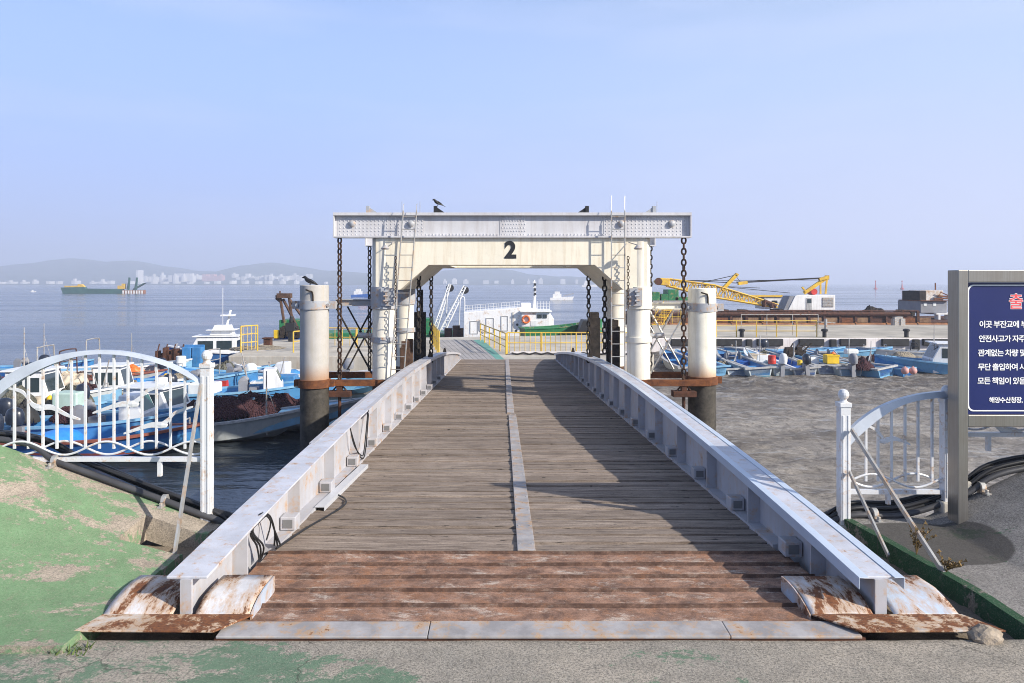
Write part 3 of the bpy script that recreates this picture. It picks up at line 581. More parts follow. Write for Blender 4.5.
for s in (-1, 1):
    ys = steps(Y0, Y1, 44); wx = BX + s * 1.70
    g = MB()                                           # web
    for p, q in zip(ys, ys[1:]):
        lo = lambda v: min(dz(v) - .32, dz(v) - .05) if v > 4.9 else dz(v) - .05 - .27 * sstep(4.2, 4.9, v)
        if p == Y0: lo0 = .03
        g.hexa([(wx - .012, p, lo(p)), (wx + .012, p, lo(p)), (wx + .012, q, lo(q)), (wx - .012, q, lo(q))],
               [(wx - .012, p, dz(p) + gh(p) - .012), (wx + .012, p, dz(p) + gh(p) - .012), (wx + .012, q, dz(q) + gh(q) - .012), (wx - .012, q, dz(q) + gh(q) - .012)])
    g.box(wx - .028, wx + .028, Y0 - .012, Y0 + .004, .02, dz(Y0) + gh(Y0) - .013)
    gir = tag(g.build('girder', 'girder', bridge), 'sunlit girder on the left of the bridge deck' if s < 0 else 'shaded girder on the right of the bridge deck')
    f = MB(); strip_y(f, [(wx - .10, 0), (wx - .10, -.013), (wx + .10, -.013), (wx + .10, 0)], ys); f.build('top_flange', 'girder_top', gir, bevel=.003)
    # channel trims that cap the flange edges
    lips = []
    if s < 0: lips = [(-1, 5.85 + .5, Y1), (1, 7.95, Y1)]
    else: lips = [(-1, Y0 - .02, Y1), (1, Y0 - .02, Y1)]
    for e, ya, yb in lips:
        t = MB(); yy = steps(ya, yb, 40); x1 = wx + e * .112; x0 = wx + e * .062
        strip_y(t, [(x0, .004), (x1, .004), (x1, -.055), (x1 - e * .004, -.055), (x1 - e * .004, .0005), (x0, .0005)], yy)
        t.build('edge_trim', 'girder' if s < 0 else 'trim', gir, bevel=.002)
    bf = MB()
    yy = [4.78] + [v for v in ys if v > 4.9]
    for p, q in zip(yy, yy[1:]):
        xa, xb = sorted((wx - s * .012, wx - s * .105))
        bf.hexa([(xa, p, dz(p) - .03), (xb, p, dz(p) - .03), (xb, q, dz(q) - .03), (xa, q, dz(q) - .03)], [(xa, p, dz(p) + .022), (xb, p, dz(p) + .022), (xb, q, dz(q) + .022), (xa, q, dz(q) + .022)])
    bf.build('bottom_ledge', 'girder', gir)
    yv = 4.22; i = 0
    while yv < Y1 - .1:
        st = MB()
        for side in (-1, 1):
            xa, xb = sorted((wx + side * .0125, wx + side * .096))
            st.box(xa, xb, yv - .008, yv + .008, dz(yv) + (.0225 if side == -s else -.25), dz(yv) + gh(yv) - .0135)
        st.build('stiffener', 'girder', gir)
        if i > 0 or s > 0:
            yb_ = yv + .30 if s > 0 else yv - .22
            if Y0 + .6 < yb_ < 17:
                lb = MB(); xa, xb = sorted((wx - s * .02, wx - s * .125)); lb.box(xa, xb, yb_, yb_ + .12, dz(yb_) + .024, dz(yb_) + .115)
                lo_ = lb.build('deck_light', 'girder', gir, bevel=.006)
                ln = MB(); ln.box(xa + .02, xb - .02, yb_ - .004, yb_ + .002, dz(yb_) + .042, dz(yb_) + .098); ln.build('lens', 'lamp_dark', lo_)
        yv += 1.08; i += 1
    for yl in (15.7, 19.6):                            # lifting lugs on the flange
        lg = MB(); lg.prism([(wx - .05, dz(yl) + gh(yl)), (wx + .05, dz(yl) + gh(yl)), (wx + .02, dz(yl) + gh(yl) + .12), (wx - .02, dz(yl) + gh(yl) + .12)], 'y', yl - .015, yl + .015); lg.build('lifting_lug', 'chain', gir)
    for yr in (13.0,):                                 # bolted splice plate
        sp = MB(); xa = wx - s * .0125; xb = wx - s * .02
        xa, xb = sorted((xa, xb)); sp.box(xa, xb, yr + 1.2, yr + 1.5, dz(yr + 1.3) + .03, dz(yr + 1.3) + gh(yr) - .03)
        for r in range(7):
            for c in (1.25, 1.45): sp.lathe((wx - s * .02, yr + c, dz(yr + 1.3) + .07 + r * .08), [(.014, 0), (.012, -s * .012)], 6, 'x')
        sp.build('splice_plate', 'girder', gir)
# hinge covers: curved sheets on a flat lip round each girder end
def cover(xa, xb, mat, cheek):
    bm = MB(); sec = [(3.425, .034), (3.60, .040), (3.61, .044), (3.66, .062), (3.72, .077), (3.80, .086), (3.88, .088), (3.97, .082)]
    n = 10; base = len(bm.v); grid = []
    for i in range(n + 1):
        x = xa + (xb - xa) * i / n
        grid.append([(x + .006 * fbm(x * 5, y * 5), y + .01 * fbm(x * 3, y, 5), z + .012 * fbm(x * 4, y * 6, 2)) for (y, z) in sec[1:]])
    m = len(sec) - 1
    for col in grid: bm.v += col
    for i in range(n):
        for j in range(m - 1): bm.f.append((base + i * m + j, base + (i + 1) * m + j, base + (i + 1) * m + j + 1, base + i * m + j + 1)); bm.tone.append(0)
    o = bm.build('hinge_cover', mat, bridge, smooth=True)
    sd = o.modifiers.new('thick', 'SOLIDIFY'); sd.thickness = .008
    if cheek:
        cx = xb if cheek > 0 else xa
        c = MB(); c.prism([(y, z - .004) for (y, z) in sec[1:]] + [(3.97, -.02), (3.6, .0)], 'x', cx + cheek * .003, cx + cheek * .010); c.build('cover_cheek', 'cover2', o)
cover(-1.945, -1.61, 'cover', 0); cover(-1.50, -1.235, 'cover', 1); cover(1.50, 1.80, 'cover', -1); cover(1.90, 2.215, 'cover2', 0)
for (pts, lab) in (([(-1.99, 3.43), (-1.34, 3.425), (-1.215, 3.60), (-1.95, 3.60)], None), ([(1.66, 3.425), (2.33, 3.43), (2.23, 3.60), (1.50, 3.60)], None)):
    p = MB(); p.prism(pts, 'z', .031, .040); p.build('hinge_plate', 'plate', bridge, bevel=.002)
# cable bundle on the left girder
def wig(pts, r, n=6, k=6):
    P = [Vector(p) for p in pts]; res = []
    for i in range(len(P) - 1):
        p0 = P[max(i - 1, 0)]; p1 = P[i]; p2 = P[i + 1]; p3 = P[min(i + 2, len(P) - 1)]
        for j in range(k):
            t = j / k; res.append(.5 * ((2 * p1) + (p2 - p0) * t + (2 * p0 - 5 * p1 + 4 * p2 - p3) * t * t + (3 * p1 - p0 - 3 * p2 + p3) * t ** 3))
    res.append(P[-1]); return res
wx = BX - 1.70
b = MB()
xi = wx + .05
for d in (0, .02, -.02):
    b.tube(wig([(xi + .02, 4.52 + d, dz(4.5) + .01), (xi + .03 + d, 4.48, .06), (xi, 4.42 + d, .16), (xi + .02, 4.50, .22 + d), (xi + .04, 4.62, .20), (xi + .05, 4.70, .08), (xi + .05 + d, 4.76, dz(4.7) + .02)], .006), .006, 6)
b.tube(wig([(xi + .02, 4.55, .24), (xi + .05, 4.62, .16), (xi + .03, 4.60, .05)], .005), .005, 6)
b.tube(wig([(xi + .06, 4.7, dz(4.7) + .02), (xi + .13, 5.2, dz(5.2) + .012), (xi + .25, 5.75, dz(5.75) + .012), (xi + .22, 6.0, dz(6) + .012), (xi + .10, 6.15, dz(6.1) + .02)], .007), .007, 6)
b.build('cable_bundle', 'cable', bridge, smooth=True)
b = MB()
b.tube(wig([(xi, 7.25, dz(7.2) + .42), (xi + .03, 7.3, dz(7.2) + .22), (xi + .05, 7.6, dz(7.6) + .06), (xi + .03, 7.85, dz(7.8) + .1), (xi + .02, 8.1, dz(8.1) + .45)], .006), .006, 6)
b.tube(wig([(xi, 7.25, dz(7.2) + .40), (xi + .05, 7.4, dz(7.2) + .12), (xi + .06, 7.7, dz(7.6) + .04), (xi + .02, 8.15, dz(8.1) + .42)], .006), .006, 6)
b.build('hanging_cable', 'cable', bridge, smooth=True)
b = MB()
pa, pb = Vector((-1.41, 5.68, dz(5.68) + .03)), Vector((-1.37, 7.3, dz(7.3) + .03))
b.bar(pa, pb, .075, .006); b.bar(pa + Vector((-.036, 0, -.015)), pb + Vector((-.036, 0, -.015)), .004, .03); b.bar(pa + Vector((.036, 0, -.015)), pb + Vector((.036, 0, -.015)), .004, .03)
solo(b, 'metal_channel', 'aluminium', 'loose pale metal channel lying on the planks along the left girder', 'channel', pa)

# ------------------------------------------------------------------ gantry
CXL, CXR, CYF, CYR, CR = -2.12, 2.405, 13.16, 15.86, .205
gan = thing('lifting_gantry', 'cream steel portal with grey cross beams standing over the bridge and numbered 2', 'gantry', (BX, 14.5, ZW - .4))
ZT, ZB, ZH = 2.44, 1.965, 1.53
def haunch_pts(y0):
    return None
b = MB()
XLo, XLi, XRi, XRo = CXL - .12, -1.81, 2.10, CXR + .12      # outer, inner face of the legs
XLc, XRc = -1.31, 1.60                                 # where the haunch meets the soffit
def portal_beam(bm, ya, yb): bm.prism([(XLo, ZT), (XRo, ZT), (XRo, ZH), (XRi, ZH), (XRc, ZB), (XLc, ZB), (XLi, ZH), (XLo, ZH)], 'y', ya, yb)
portal_beam(b, 12.965, 13.55); portal_beam(b, 15.35, 16.0)
for (pts) in ([(XLo, ZT - .003), (-1.0, ZT - .003), (-1.0, ZB + .003), (XLc, ZB + .003), (XLi, ZH + .003), (XLo, ZH + .003)], [(XRo, ZT - .003), (1.3, ZT - .003), (1.3, ZB + .003), (XRc, ZB + .003), (XRi, ZH + .003), (XRo, ZH + .003)]):
    b.prism(pts, 'y', 13.552, 15.348)
portal = b.build('portal_frame', 'cream', gan, bevel=.006)
for (cx, cy) in ((CXL, CYF), (CXR, CYF), (CXL, CYR), (CXR, CYR)):
    b = MB(); b.lathe((cx, cy, 0), [(CR, ZW - .8), (CR, -.12)], 40)
    low = b.build('column_foot', 'post_brown', gan, smooth=True)
    b = MB(); b.lathe((cx, cy, 0), [(CR, -.118), (CR, ZT - .004)], 40)
    c = b.build('column', 'column', gan, smooth=True)
    for (z0, z1, mt) in ((1.19, 1.585, 'collar' if cx < 0 else 'column'), (.60, .70, 'collar' if cx < 0 else 'column')):
        k = MB(); k.lathe((cx, cy, 0), [(CR + .012, z0), (CR + .03, z0 + .004), (CR + .03, z1 - .004), (CR + .012, z1)], 40); k.build('collar', mt, c, smooth=True)
    if cy == CYF:
        e = -1 if cx < 0 else 1
        k = MB(); x0 = cx + e * .02
        k.box(min(x0, x0 - e * .24), max(x0, x0 - e * .24), cy - .26, cy - .232, 1.25, 1.56)
        k.build('bracket_plate', 'collar', c, bevel=.004)
        k = MB()
        xb_ = cx - e * .08
        k.box(xb_ - .012, xb_ + .012, cy - .31, cy - .23, 1.30, 1.54)
        for zb in (1.34, 1.42, 1.50): k.lathe((xb_, cy - .30, zb), [(.022, -.04), (.022, .04)], 6, 'x')
        k.build('bolt_flange', 'collar', c)
# grey I-beams on top
for (yc, front) in ((13.0, True), (15.98, False)):
    b = MB(); xa, xb = -2.93, 3.235
    if front: xa, xb = -2.97, 3.285
    else: xa, xb = -2.97, 3.27
    b.box(xa, xb, yc - .012, yc + .012, 2.47, 2.83)
    b.box(xa, xb, yc - .10, yc + .15, 2.83, 2.880); b.box(xa, xb, yc - .10, yc + .15, 2.443, 2.47)
    for xx in (xa, xb - .02): b.box(xx, xx + .02, yc - .095, yc - .0125, 2.4705, 2.8295)
    if front:
        def riv(x0, x1, nx, zs, stag=False):
            for i in range(nx):
                for j, z in enumerate(zs):
                    x = x0 + (x1 - x0) * i / max(1, nx - 1) + (.5 * (x1 - x0) / nx if stag and j % 2 else 0)
                    b.lathe((x, yc - .018, z), [(.011, .006), (.011, -.004), (.006, -.010)], 6, 'y')
        zs5 = [2.50, 2.56, 2.62, 2.68, 2.74, 2.80]
        riv(-2.86, -1.42, 22, zs5); riv(1.80, 3.18, 22, zs5); riv(-.02, .36, 9, zs5, True)
        riv(-1.35, -.10, 22, [2.50]); riv(.45, 1.75, 22, [2.50])
        b.box(-.06, .39, yc - .018, yc - .0125, 2.475, 2.825); b.box(-2.9, -1.38, yc - .018, yc - .0125, 2.475, 2.825); b.box(1.76, 3.205, yc - .018, yc - .0125, 2.475, 2.825)
    bo = b.build('cross_beam', 'beam', gan)
    if front:
        for x in (-2.65, -1.62, 2.07, 2.95):
            k = MB(); k.lathe((x, yc - .02, 2.69), [(.06, 0), (.06, -.03), (.035, -.05), (.0, -.055)], 16, 'y'); k.build('pin_boss', 'collar', bo, smooth=True)
# wedge brackets and rods on top of the beam
for (px, flip) in ((372, 1), (439.5, 1), (583, -1), (650, -1)):
    x = (px - VX) * 13.0 / F; k = MB()
    k.prism([(x - .07 * flip, 2.881), (x + .10 * flip, 2.881), (x - .07 * flip, 2.995)], 'y', 12.98, 13.03); k.box(x - .07 * flip - .03, x - .07 * flip + .03, 12.96, 13.05, 2.881, 3.0)
    k.build('wedge_bracket', 'collar' if px in (372, 650) else 'black', gan)
b = MB()
for px in (402, 420, 657): x = (px - VX) * 13.0 / F; b.tube([(x, 13.0, 2.88), (x, 13.0, 3.08)], .005, 5)
b.build('antenna_rods', 'collar', gan)
# numeral
def text_mesh(txt, size, loc, mat, name, parent, bold=.0, align='LEFT', ext=.002, space=1.0):
    cu = bpy.data.curves.new(name, 'FONT'); cu.body = txt; cu.size = size; cu.offset = bold; cu.extrude = ext; cu.align_x = align; cu.space_character = space
    tmp = bpy.data.objects.new('tmp', cu); COL.objects.link(tmp); bpy.context.view_layer.update()
    me = bpy.data.meshes.new_from_object(tmp.evaluated_get(bpy.context.evaluated_depsgraph_get()))
    bpy.data.objects.remove(tmp); me.name = name
    o = bpy.data.objects.new(name, me); COL.objects.link(o); me.materials.clear(); me.materials.append(M[mat])
    me.transform(Matrix.Translation(Vector(loc) - off(parent)) @ Matrix.Rotation(R(90), 4, 'X')); o.parent = parent; return o
p = at(510.5, 257.5, 12.95)
text_mesh('2', .40, (p.x, 12.960, p.z), 'black_text', 'numeral', portal, .016, 'CENTER', .004)
# lamps on short arms
for px in (387, 636):
    x = (px - VX) * 12.9 / F; e = -1 if px < 500 else 1
    k = MB(); k.tube([(x + e * -.12, 12.94, 2.36), (x, 12.72, 2.30)], .008, 6); k.lathe((x, 12.70, 2.245), [(.03, .05), (.075, .0), (.06, -.02)], 12); k.build('spot_lamp', 'collar', gan, smooth=True)
# ladders
for (xt, xb, yv, zlo) in ((-1.61, -1.83, 12.76, .05), (1.98, 1.98, 12.76, .05)):
    k = MB(); zt_ = 3.0 if xt < 0 else 3.14
    for e in (-.115, .115): k.tube([(xb + e, yv, zlo), (xt + e, yv, 2.90)], .0115, 6)
    for e in (-.115, .115): k.tube(wig([(xt + e, yv, 2.90), (xt + e, yv + .02, 3.0), (xt + e + .01, yv + .06, zt_ + .02), ], .012), .006, 5)
    n = 13
    for i in range(n):
        t = (i + .5) / n; x = xb + (xt - xb) * t; z = zlo + (2.9 - zlo) * t; k.tube([(x - .115, yv, z), (x + .115, yv, z)], .0075, 5)
    for zz_ in (.64, 1.4): k.tube([(xb + (xt - xb) * (zz_ - zlo) / 2.85 - .115, yv, zz_), (xb - .115, 12.97, zz_)], .008, 5)
    tag(k.build('ladder', 'galv', gan, smooth=True))
# guide posts
for (x0, x1, y0, y1, z1, mt, lab) in ((-2.05, -1.79, 16.9, 17.15, .98, 'post_black', 'black guide post left of the bridge behind the gantry'), (-1.93, -1.78, 14.0, 14.6, .55, 'post_brown', 'rust brown guide post beside the left ladder'),
                                  (1.98, 2.19, 16.9, 17.15, .98, 'post_black', 'black guide post right of the bridge behind the gantry'), (2.03, 2.18, 14.0, 14.6, .95, 'post_black', 'dark guide post beside the right ladder')):
    k = MB(); xm = (x0 + x1) / 2; k.box(x0, x1, y0, y0 + .03, ZW - .5, z1); k.box(x0, x1, y1 - .03, y1, ZW - .5, z1); k.box(xm - .015, xm + .015, y0 + .031, y1 - .031, ZW - .5, z1)
    k.box(x0 - .02, x1 + .02, y0 - .05, y0 - .001, ZW - .5, z1 - .12)
    solo(k, 'guide_post', mt, lab, 'post', (xm, y0, ZW - .5), 'guide posts at the gantry', bevel=.008)
k = MB(); k.tube([(-1.86, 16.9, .9), (-1.86, 16.9, 1.5)], .03, 6); k.build('guide_rod', 'post_black', gan)
# mooring piles
PL, PR = Vector((-3.286, 12.88, 0)), Vector((3.57, 13.3, 0))
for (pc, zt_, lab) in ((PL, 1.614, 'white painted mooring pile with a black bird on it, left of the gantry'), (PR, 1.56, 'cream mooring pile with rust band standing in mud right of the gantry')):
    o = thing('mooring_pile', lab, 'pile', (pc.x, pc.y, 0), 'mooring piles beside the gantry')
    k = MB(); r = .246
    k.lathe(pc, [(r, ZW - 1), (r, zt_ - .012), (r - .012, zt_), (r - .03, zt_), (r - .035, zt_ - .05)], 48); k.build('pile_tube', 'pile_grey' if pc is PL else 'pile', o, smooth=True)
    k = MB(); k.lathe(pc, [(r + .004, -.16), (r + .03, -.158), (r + .03, -.02), (r + .004, -.018)], 48)
    k.box(pc.x - r - .10, pc.x - r - .02, pc.y - .05, pc.y + .05, -.15, -.03); k.box(pc.x + r + .02, pc.x + r + .10, pc.y - .05, pc.y + .05, -.15, -.03)
    k.build('rust_band', 'rust', o, smooth=True)
    k = MB(); z0 = zt_ - .42; k.lathe(pc, [(r + .004, z0), (r + .024, z0 + .002), (r + .024, z0 + .148), (r + .004, z0 + .15)], 48)
    for e in (-1, 1): k.box(pc.x + e * (r + .075) - .055, pc.x + e * (r + .075) + .055, pc.y - .06, pc.y + .06, z0 + .01, z0 + .14); k.lathe((pc.x + e * (r + .02), pc.y - .1, z0 + .075), [(.03, 0), (.03, -.05)], 8, 'y')
    k.build('collar', 'collar', o, smooth=True)
    k = MB(); k.tube(wig([(pc.x - .08, pc.y - .255, zt_ - .08), (pc.x - .02, pc.y - .29, zt_ - .1), (pc.x + .03, pc.y - .26, zt_ - .13), (pc.x + .04, pc.y - .255, zt_ - .3)], .02), .014, 6); k.build('rope_end', 'debris', o, smooth=True)
# braces between piles and columns
for (pc, cx, e, mt) in ((PL, CXL, 1, 'collar'), (PR, CXR, -1, 'column')):
    xa, xb = pc.x + e * .30, cx - e * .23; y = 13.28
    k = MB(); zb = 1.30 if e > 0 else 1.24
    xs_ = sorted((xa - e * .02, xb)); k.box(xs_[0], xs_[1], y - .05, y + .05, zb - .06, zb - .045); k.box(xs_[0], xs_[1], y - .05, y + .05, zb + .045, zb + .06); k.box(xs_[0], xs_[1], y - .006, y + .006, zb - .0445, zb + .0445)
    k.build('tie_beam', mt, gan)
    for yo in (-.04, .9):
        for (za, zc) in ((zb - .1, .03), (.0, zb - .1)):
            k = MB(); k.tube([(xa, y + yo + (.03 if za < .5 else 0), za), (xb, y + yo + (.03 if za < .5 else 0), zc)], .017, 6); k.build('diagonal_brace', 'chain' if e > 0 else 'galv', gan)
    k = MB(); k.tube([(xb - e * .25, y - .03, .72), (xb + e * .05, y - .03, .70)], .05, 8); k.build('brace_stub', 'collar', gan)
    k = MB(); xs_ = sorted((pc.x - e * .05, xb + e * .3))
    for yo, zz_ in ((-.31, -.10), (.42, -.05)): k.box(xs_[0], xs_[1], y + yo - .05, y + yo + .05, zz_ - .055, zz_ + .055)
    k.box(xs_[0], xs_[0] + .1, y - .255, y + .365, -.15, -.05); k.box(xs_[1] - .1, xs_[1], y - .255, y + .365, -.15, -.05)
    k.build('lower_beam', 'rust', gan, bevel=.005)
# chains, each link a bent ring
def chain(x, y, zt_, zb, mat, lab, r=.0165, lw=.053, ll=.066, group='lifting chains on the gantry', name='lifting_chain'):
    m = MB(); pitch = 2 * (ll - r) * .97; n = int((zt_ - zb) / pitch); NS, NR = 14, 6
    for i in range(n):
        zc = zt_ - ll - i * pitch; turn = R(45 if i % 2 else -45) + R(20) + rd.uniform(-.12, .12); base = len(m.v)
        for a in range(NS):
            t = 2 * math.pi * a / NS; sx = (lw - r) * math.cos(t); sz = (ll - r) * math.sin(t)
            sz = math.copysign(min(abs(sz) * 1.15, ll - r), sz)
            cx, cz = math.cos(t), math.sin(t)
            for q in range(NR):
                u = 2 * math.pi * q / NR; ox = sx + r * math.cos(u) * cx; oz = sz + r * math.cos(u) * cz; oy = r * math.sin(u)
                m.v.append((x + ox * math.cos(turn) - oy * math.sin(turn), y + ox * math.sin(turn) + oy * math.cos(turn), zc + oz))
        for a in range(NS):
            for q in range(NR):
                a2, q2 = (a + 1) % NS, (q + 1) % NR; m.f.append((base + a * NR + q, base + a2 * NR + q, base + a2 * NR + q2, base + a * NR + q2)); m.tone.append(0)
    return solo(m, name, mat, lab, 'chain', (x, y, zt_), group, smooth=True)
for (x, y, zb, mt, lab) in ((-2.87, 12.98, -.25, 'chain_rust', 'thick chain hanging from the left tip of the front beam'), (3.165, 12.98, -.25, 'chain_rust', 'thick chain hanging from the right tip of the front beam'),
                        (-1.555, 13.62, .30, 'chain', 'front chain dropping to the left girder inside the portal'), (1.865, 13.62, .30, 'chain', 'front chain dropping to the right girder inside the portal'),
                        (-2.90, 16.05, -.3, 'chain', 'thinner looking rear chain just left of the left column'), (3.19, 16.05, -.3, 'chain', 'thinner looking rear chain just right of the right column'),
                        (-1.53, 15.7, -.02, 'chain', 'rear chain nearest the white crane booms, inside the portal'), (1.81, 15.7, -.02, 'chain', 'rear chain in front of the yellow railing, inside the portal')):
    chain(x, y, 2.46 if abs(x - BX) > 2 else (2.0 if y > 15 else 2.0), zb, mt, lab)
for (x, lab) in ((-1.87, 'thin hand chain hanging beside the left ladder'), (2.17, 'thin hand chain hanging beside the right ladder')):
    chain(x, 12.86, 2.12, .3 if x < 0 else 1.2, 'chain_rust', lab, .007, .026, .036, 'hand chains beside the ladders', 'hand_chain')
for x, yv in ((-2.87, 12.98), (3.165, 12.98)):
    k = MB(); k.box(x - .20, x + .20, yv - .10, yv + .10, -.34, -.24); k.box(x - .05, x + .05, yv - .05, yv + .05, -.24, -.16); k.tube([(x, yv, -.34), (x, yv, -1.2)], .03, 8); k.tube([(x - .12, yv, -.24), (x, yv, -.10), (x + .12, yv, -.24)], .018, 6)
    k.build('chain_anchor', 'rust_dark', gan, bevel=.005)

# ------------------------------------------------------------------ birds
def bird(loc, ang, size, mat, label, tilt=25, grp=None):
    o = thing('perched_bird', label, 'bird', loc, grp); o.rotation_euler = (0, 0, ang); s = size
    m = MB(); pts = [(-.16, 0, .03), (-.09, 0, .07), (0, 0, .105), (.07, 0, .14), (.105, 0, .185), (.13, 0, .20), (.155, 0, .195), (.20, 0, .185)]
    rs = [.012, .035, .055, .05, .034, .034, .022, .004]
    ol = Vector(loc); m.tube([ol + Vector(p) * s for p in wig(pts, 0, k=3)], [rs[min(i // 3, 7)] * (1 - (i % 3) / 3) * s + rs[min(i // 3 + 1, 7)] * (i % 3) / 3 * s for i in range(len(wig(pts, 0, k=3)))], 10)
    m.tube([ol + Vector((.0, .02, .07)) * s, ol + Vector((.01, .02, 0)) * s], .007 * s, 5); m.tube([ol + Vector((.0, -.02, .07)) * s, ol + Vector((.01, -.02, 0)) * s], .007 * s, 5)
    body = m.build('bird_body', mat, o, smooth=True)
    for e in (-1, 1):
        w = MB(); w.hexa([ol + Vector((.07, e * .05, .13)) * s, ol + Vector((-.02, e * .062, .12)) * s, ol + Vector((-.17, e * .02, .035)) * s, ol + Vector((-.02, e * .05, .06)) * s],
                         [ol + Vector((.07, e * .058, .132)) * s, ol + Vector((-.02, e * .07, .122)) * s, ol + Vector((-.17, e * .028, .037)) * s, ol + Vector((-.02, e * .058, .062)) * s]); w.build('wing', mat, o)
    w = MB(); w.hexa([ol + Vector((-.12, -.02, .045)) * s, ol + Vector((-.12, .02, .045)) * s, ol + Vector((-.24, .025, -.01)) * s, ol + Vector((-.24, -.025, -.01)) * s], [ol + Vector((-.12, -.02, .055)) * s, ol + Vector((-.12, .02, .055)) * s, ol + Vector((-.24, .025, -.004)) * s, ol + Vector((-.24, -.025, -.004)) * s]); w.build('tail', mat, o)
bird((PL.x - .06, PL.y - .05, 1.60), R(180), .75, 'crow', 'black bird perched on top of the left mooring pile')
bird(((438 - VX) * 13.0 / F, 13.0, 3.0), R(200), .55, 'crow', 'small dark bird perched on a bracket on the gantry beam')

# ------------------------------------------------------------------ fences
def post(bm, x, y, z0, zt_, w=.068):
    h = w / 2; bm.box(x - h, x + h, y - h, y + h, z0, zt_ - .105)
    for e in (-1, 1): bm.box(x + e * h * .52 - .007, x + e * h * .52 + .007, y - h - .004, y - h + .002, z0 + .05, zt_ - .16)
    bm.box(x - h - .006, x + h + .006, y - h - .006, y + h + .006, zt_ - .105, zt_ - .075)
    bm.lathe((x, y, zt_), [(.036, -.075), (.022, -.066), (.020, -.056), (.030, -.045), (.036, -.025), (.033, -.008), (.021, .008), (.0, .014)], 16)
def gull(bm, c, ws, y, s=1.0, flip=1):
    """flat swooping bird ornament: two tapering wings from a body"""
    def wing(pts, wd):
        P = wig([(c[0] + flip * s * u, y, c[1] + s * v) for u, v in pts], 0, k=6); n = len(P)
        for i in range(n - 1):
            a, d = P[i], P[i + 1]; wa = wd * s * (1 - i / n) ** .7 + .003; wb = wd * s * (1 - (i + 1) / n) ** .7 + .003
            bm.hexa([(a.x, y - .006, a.z - wa), (d.x, y - .006, d.z - wb), (d.x, y - .006, d.z + wb), (a.x, y - .006, a.z + wa)], [(a.x, y + .006, a.z - wa), (d.x, y + .006, d.z - wb), (d.x, y + .006, d.z + wb), (a.x, y + .006, a.z + wa)])
    wing(ws[0], .019); wing(ws[1], .019); bm.ball((c[0], y, c[1]), .03 * s, 8, (1.5, .35, .8))
def fence(xp0, xp1, y, arch, zbot, bars, name_label, zb0, zb1, zt0, zt1, gulls, waves, legs, th, both=True):
    o = thing('arched_fence', name_label, 'fence', (xp0, y, zb0))
    for (x, z0, z1) in ((xp0, zb0, zt0), (xp1, zb1, zt1)):
        k = MB(); post(k, x, y, z0, z1); pp = k.build('post', 'white', o, bevel=.003)
        k = MB(); k.box(x - .06, x + .06, y - .06, y + .06, z0 - .12, z0 + .025); k.build('post_base', 'concrete', pp, bevel=.01)
    pts = wig([(p[0], y, p[1]) for p in arch], 0, k=8); k = MB(); n = len(pts)
    for i in range(n - 1):
        a, d = pts[i], pts[i + 1]; ta = th(a.x); tb = th(d.x)
        k.hexa([(a.x, y - .028, a.z - ta), (d.x, y - .028, d.z - tb), (d.x, y + .028, d.z - tb), (a.x, y + .028, a.z - ta)], [(a.x, y - .020, a.z), (d.x, y - .020, d.z), (d.x, y + .020, d.z), (a.x, y + .020, a.z)])
    k.build('arch_rail', 'arch', o)
    def zarch(x):
        for a, d in zip(pts, pts[1:]):
            lo_, hi_ = sorted((a.x, d.x))
            if lo_ <= x <= hi_: t = (x - a.x) / (d.x - a.x + 1e-9); return a.z + (d.z - a.z) * t - th(x) + .005
        return pts[0].z
    for x in bars:
        k = MB(); k.box(x - .007, x + .007, y - .007, y + .007, zbot + waves[2] - .03, zarch(x)); k.build('bar', 'white', o)
    k = MB(); xa, xb = sorted((xp0, xp1)); k.box(xa + .04, xb - .04, y - .018, y + .018, zbot - .014, zbot + .014)
    for x in legs: k.box(x - .013, x + .013, y - .013, y + .013, zbot - .014 - waves[3], zbot - .0145)
    k.build('bottom_rail', 'white', o)
    x_st, wl = waves[0], waves[1]; k = MB()
    for ph in (0, math.pi):
        P = [(xa + .04 + (xb - xa - .08) * i / 70, y + (.007 if ph else -.007), 0) for i in range(71)]
        P = [(x, yy, zbot + .075 + .045 * math.sin(2 * math.pi * (x - x_st) / wl + ph)) for x, yy, _ in P]; k.tube(P, .0075, 6)
    k.build('wave_rail', 'white', o, smooth=True)
    for (c, ws, s, fl) in gulls:
        k = MB(); gull(k, c, ws, y, s, fl); k.build('gull_ornament', 'white', o)
    return o
FY = 5.0
def fx(px): return (px - VX) * FY / F
def fz(py): return HC - (py - VY) * FY / F
W2 = [[(0, 0), (-.06, .03), (-.13, .12), (-.24, .15)], [(0, 0), (.09, .005), (.20, -.05), (.30, -.085)]]
W3 = [[(0, 0), (.05, .04), (.10, .09), (.22, .13)], [(0, 0), (-.08, .0), (-.18, -.03), (-.27, -.06)]]
bars_l = [fx(p) for p in (14.5, 28.5, 43, 57, 71.5, 85.5, 99.5, 114, 128, 142, 156.5, 170.5, 185)]
fl = fence(fx(207), fx(-20), FY, [(fx(-20), fz(402)), (fx(-4), fz(386)), (fx(12), fz(373)), (fx(40), fz(360)), (fx(70), fz(352.5)), (fx(100), fz(350)), (fx(130), fz(352)), (fx(165), fz(361)), (fx(190), fz(373)), (fx(203), fz(381))],
           fz(459), bars_l, 'white arched fence with gull shapes on the green slope, left of the bridge', 0.0, fz(462), fz(352), fz(366),
           [((fx(40), fz(408)), W2, .9, 1), ((fx(133), fz(404)), W3, 1.0, 1), ((fx(162), fz(425)), W3, .95, 1)], (fx(0), .58, .10, .0), [fx(41)], lambda x: .026 + .075 * sstep(-2.7, -3.5, x))
k = MB(); k.bar((fx(160), FY, fz(461)), (fx(160), FY, fz(476)), .026); k.build('leg', 'white', fl)
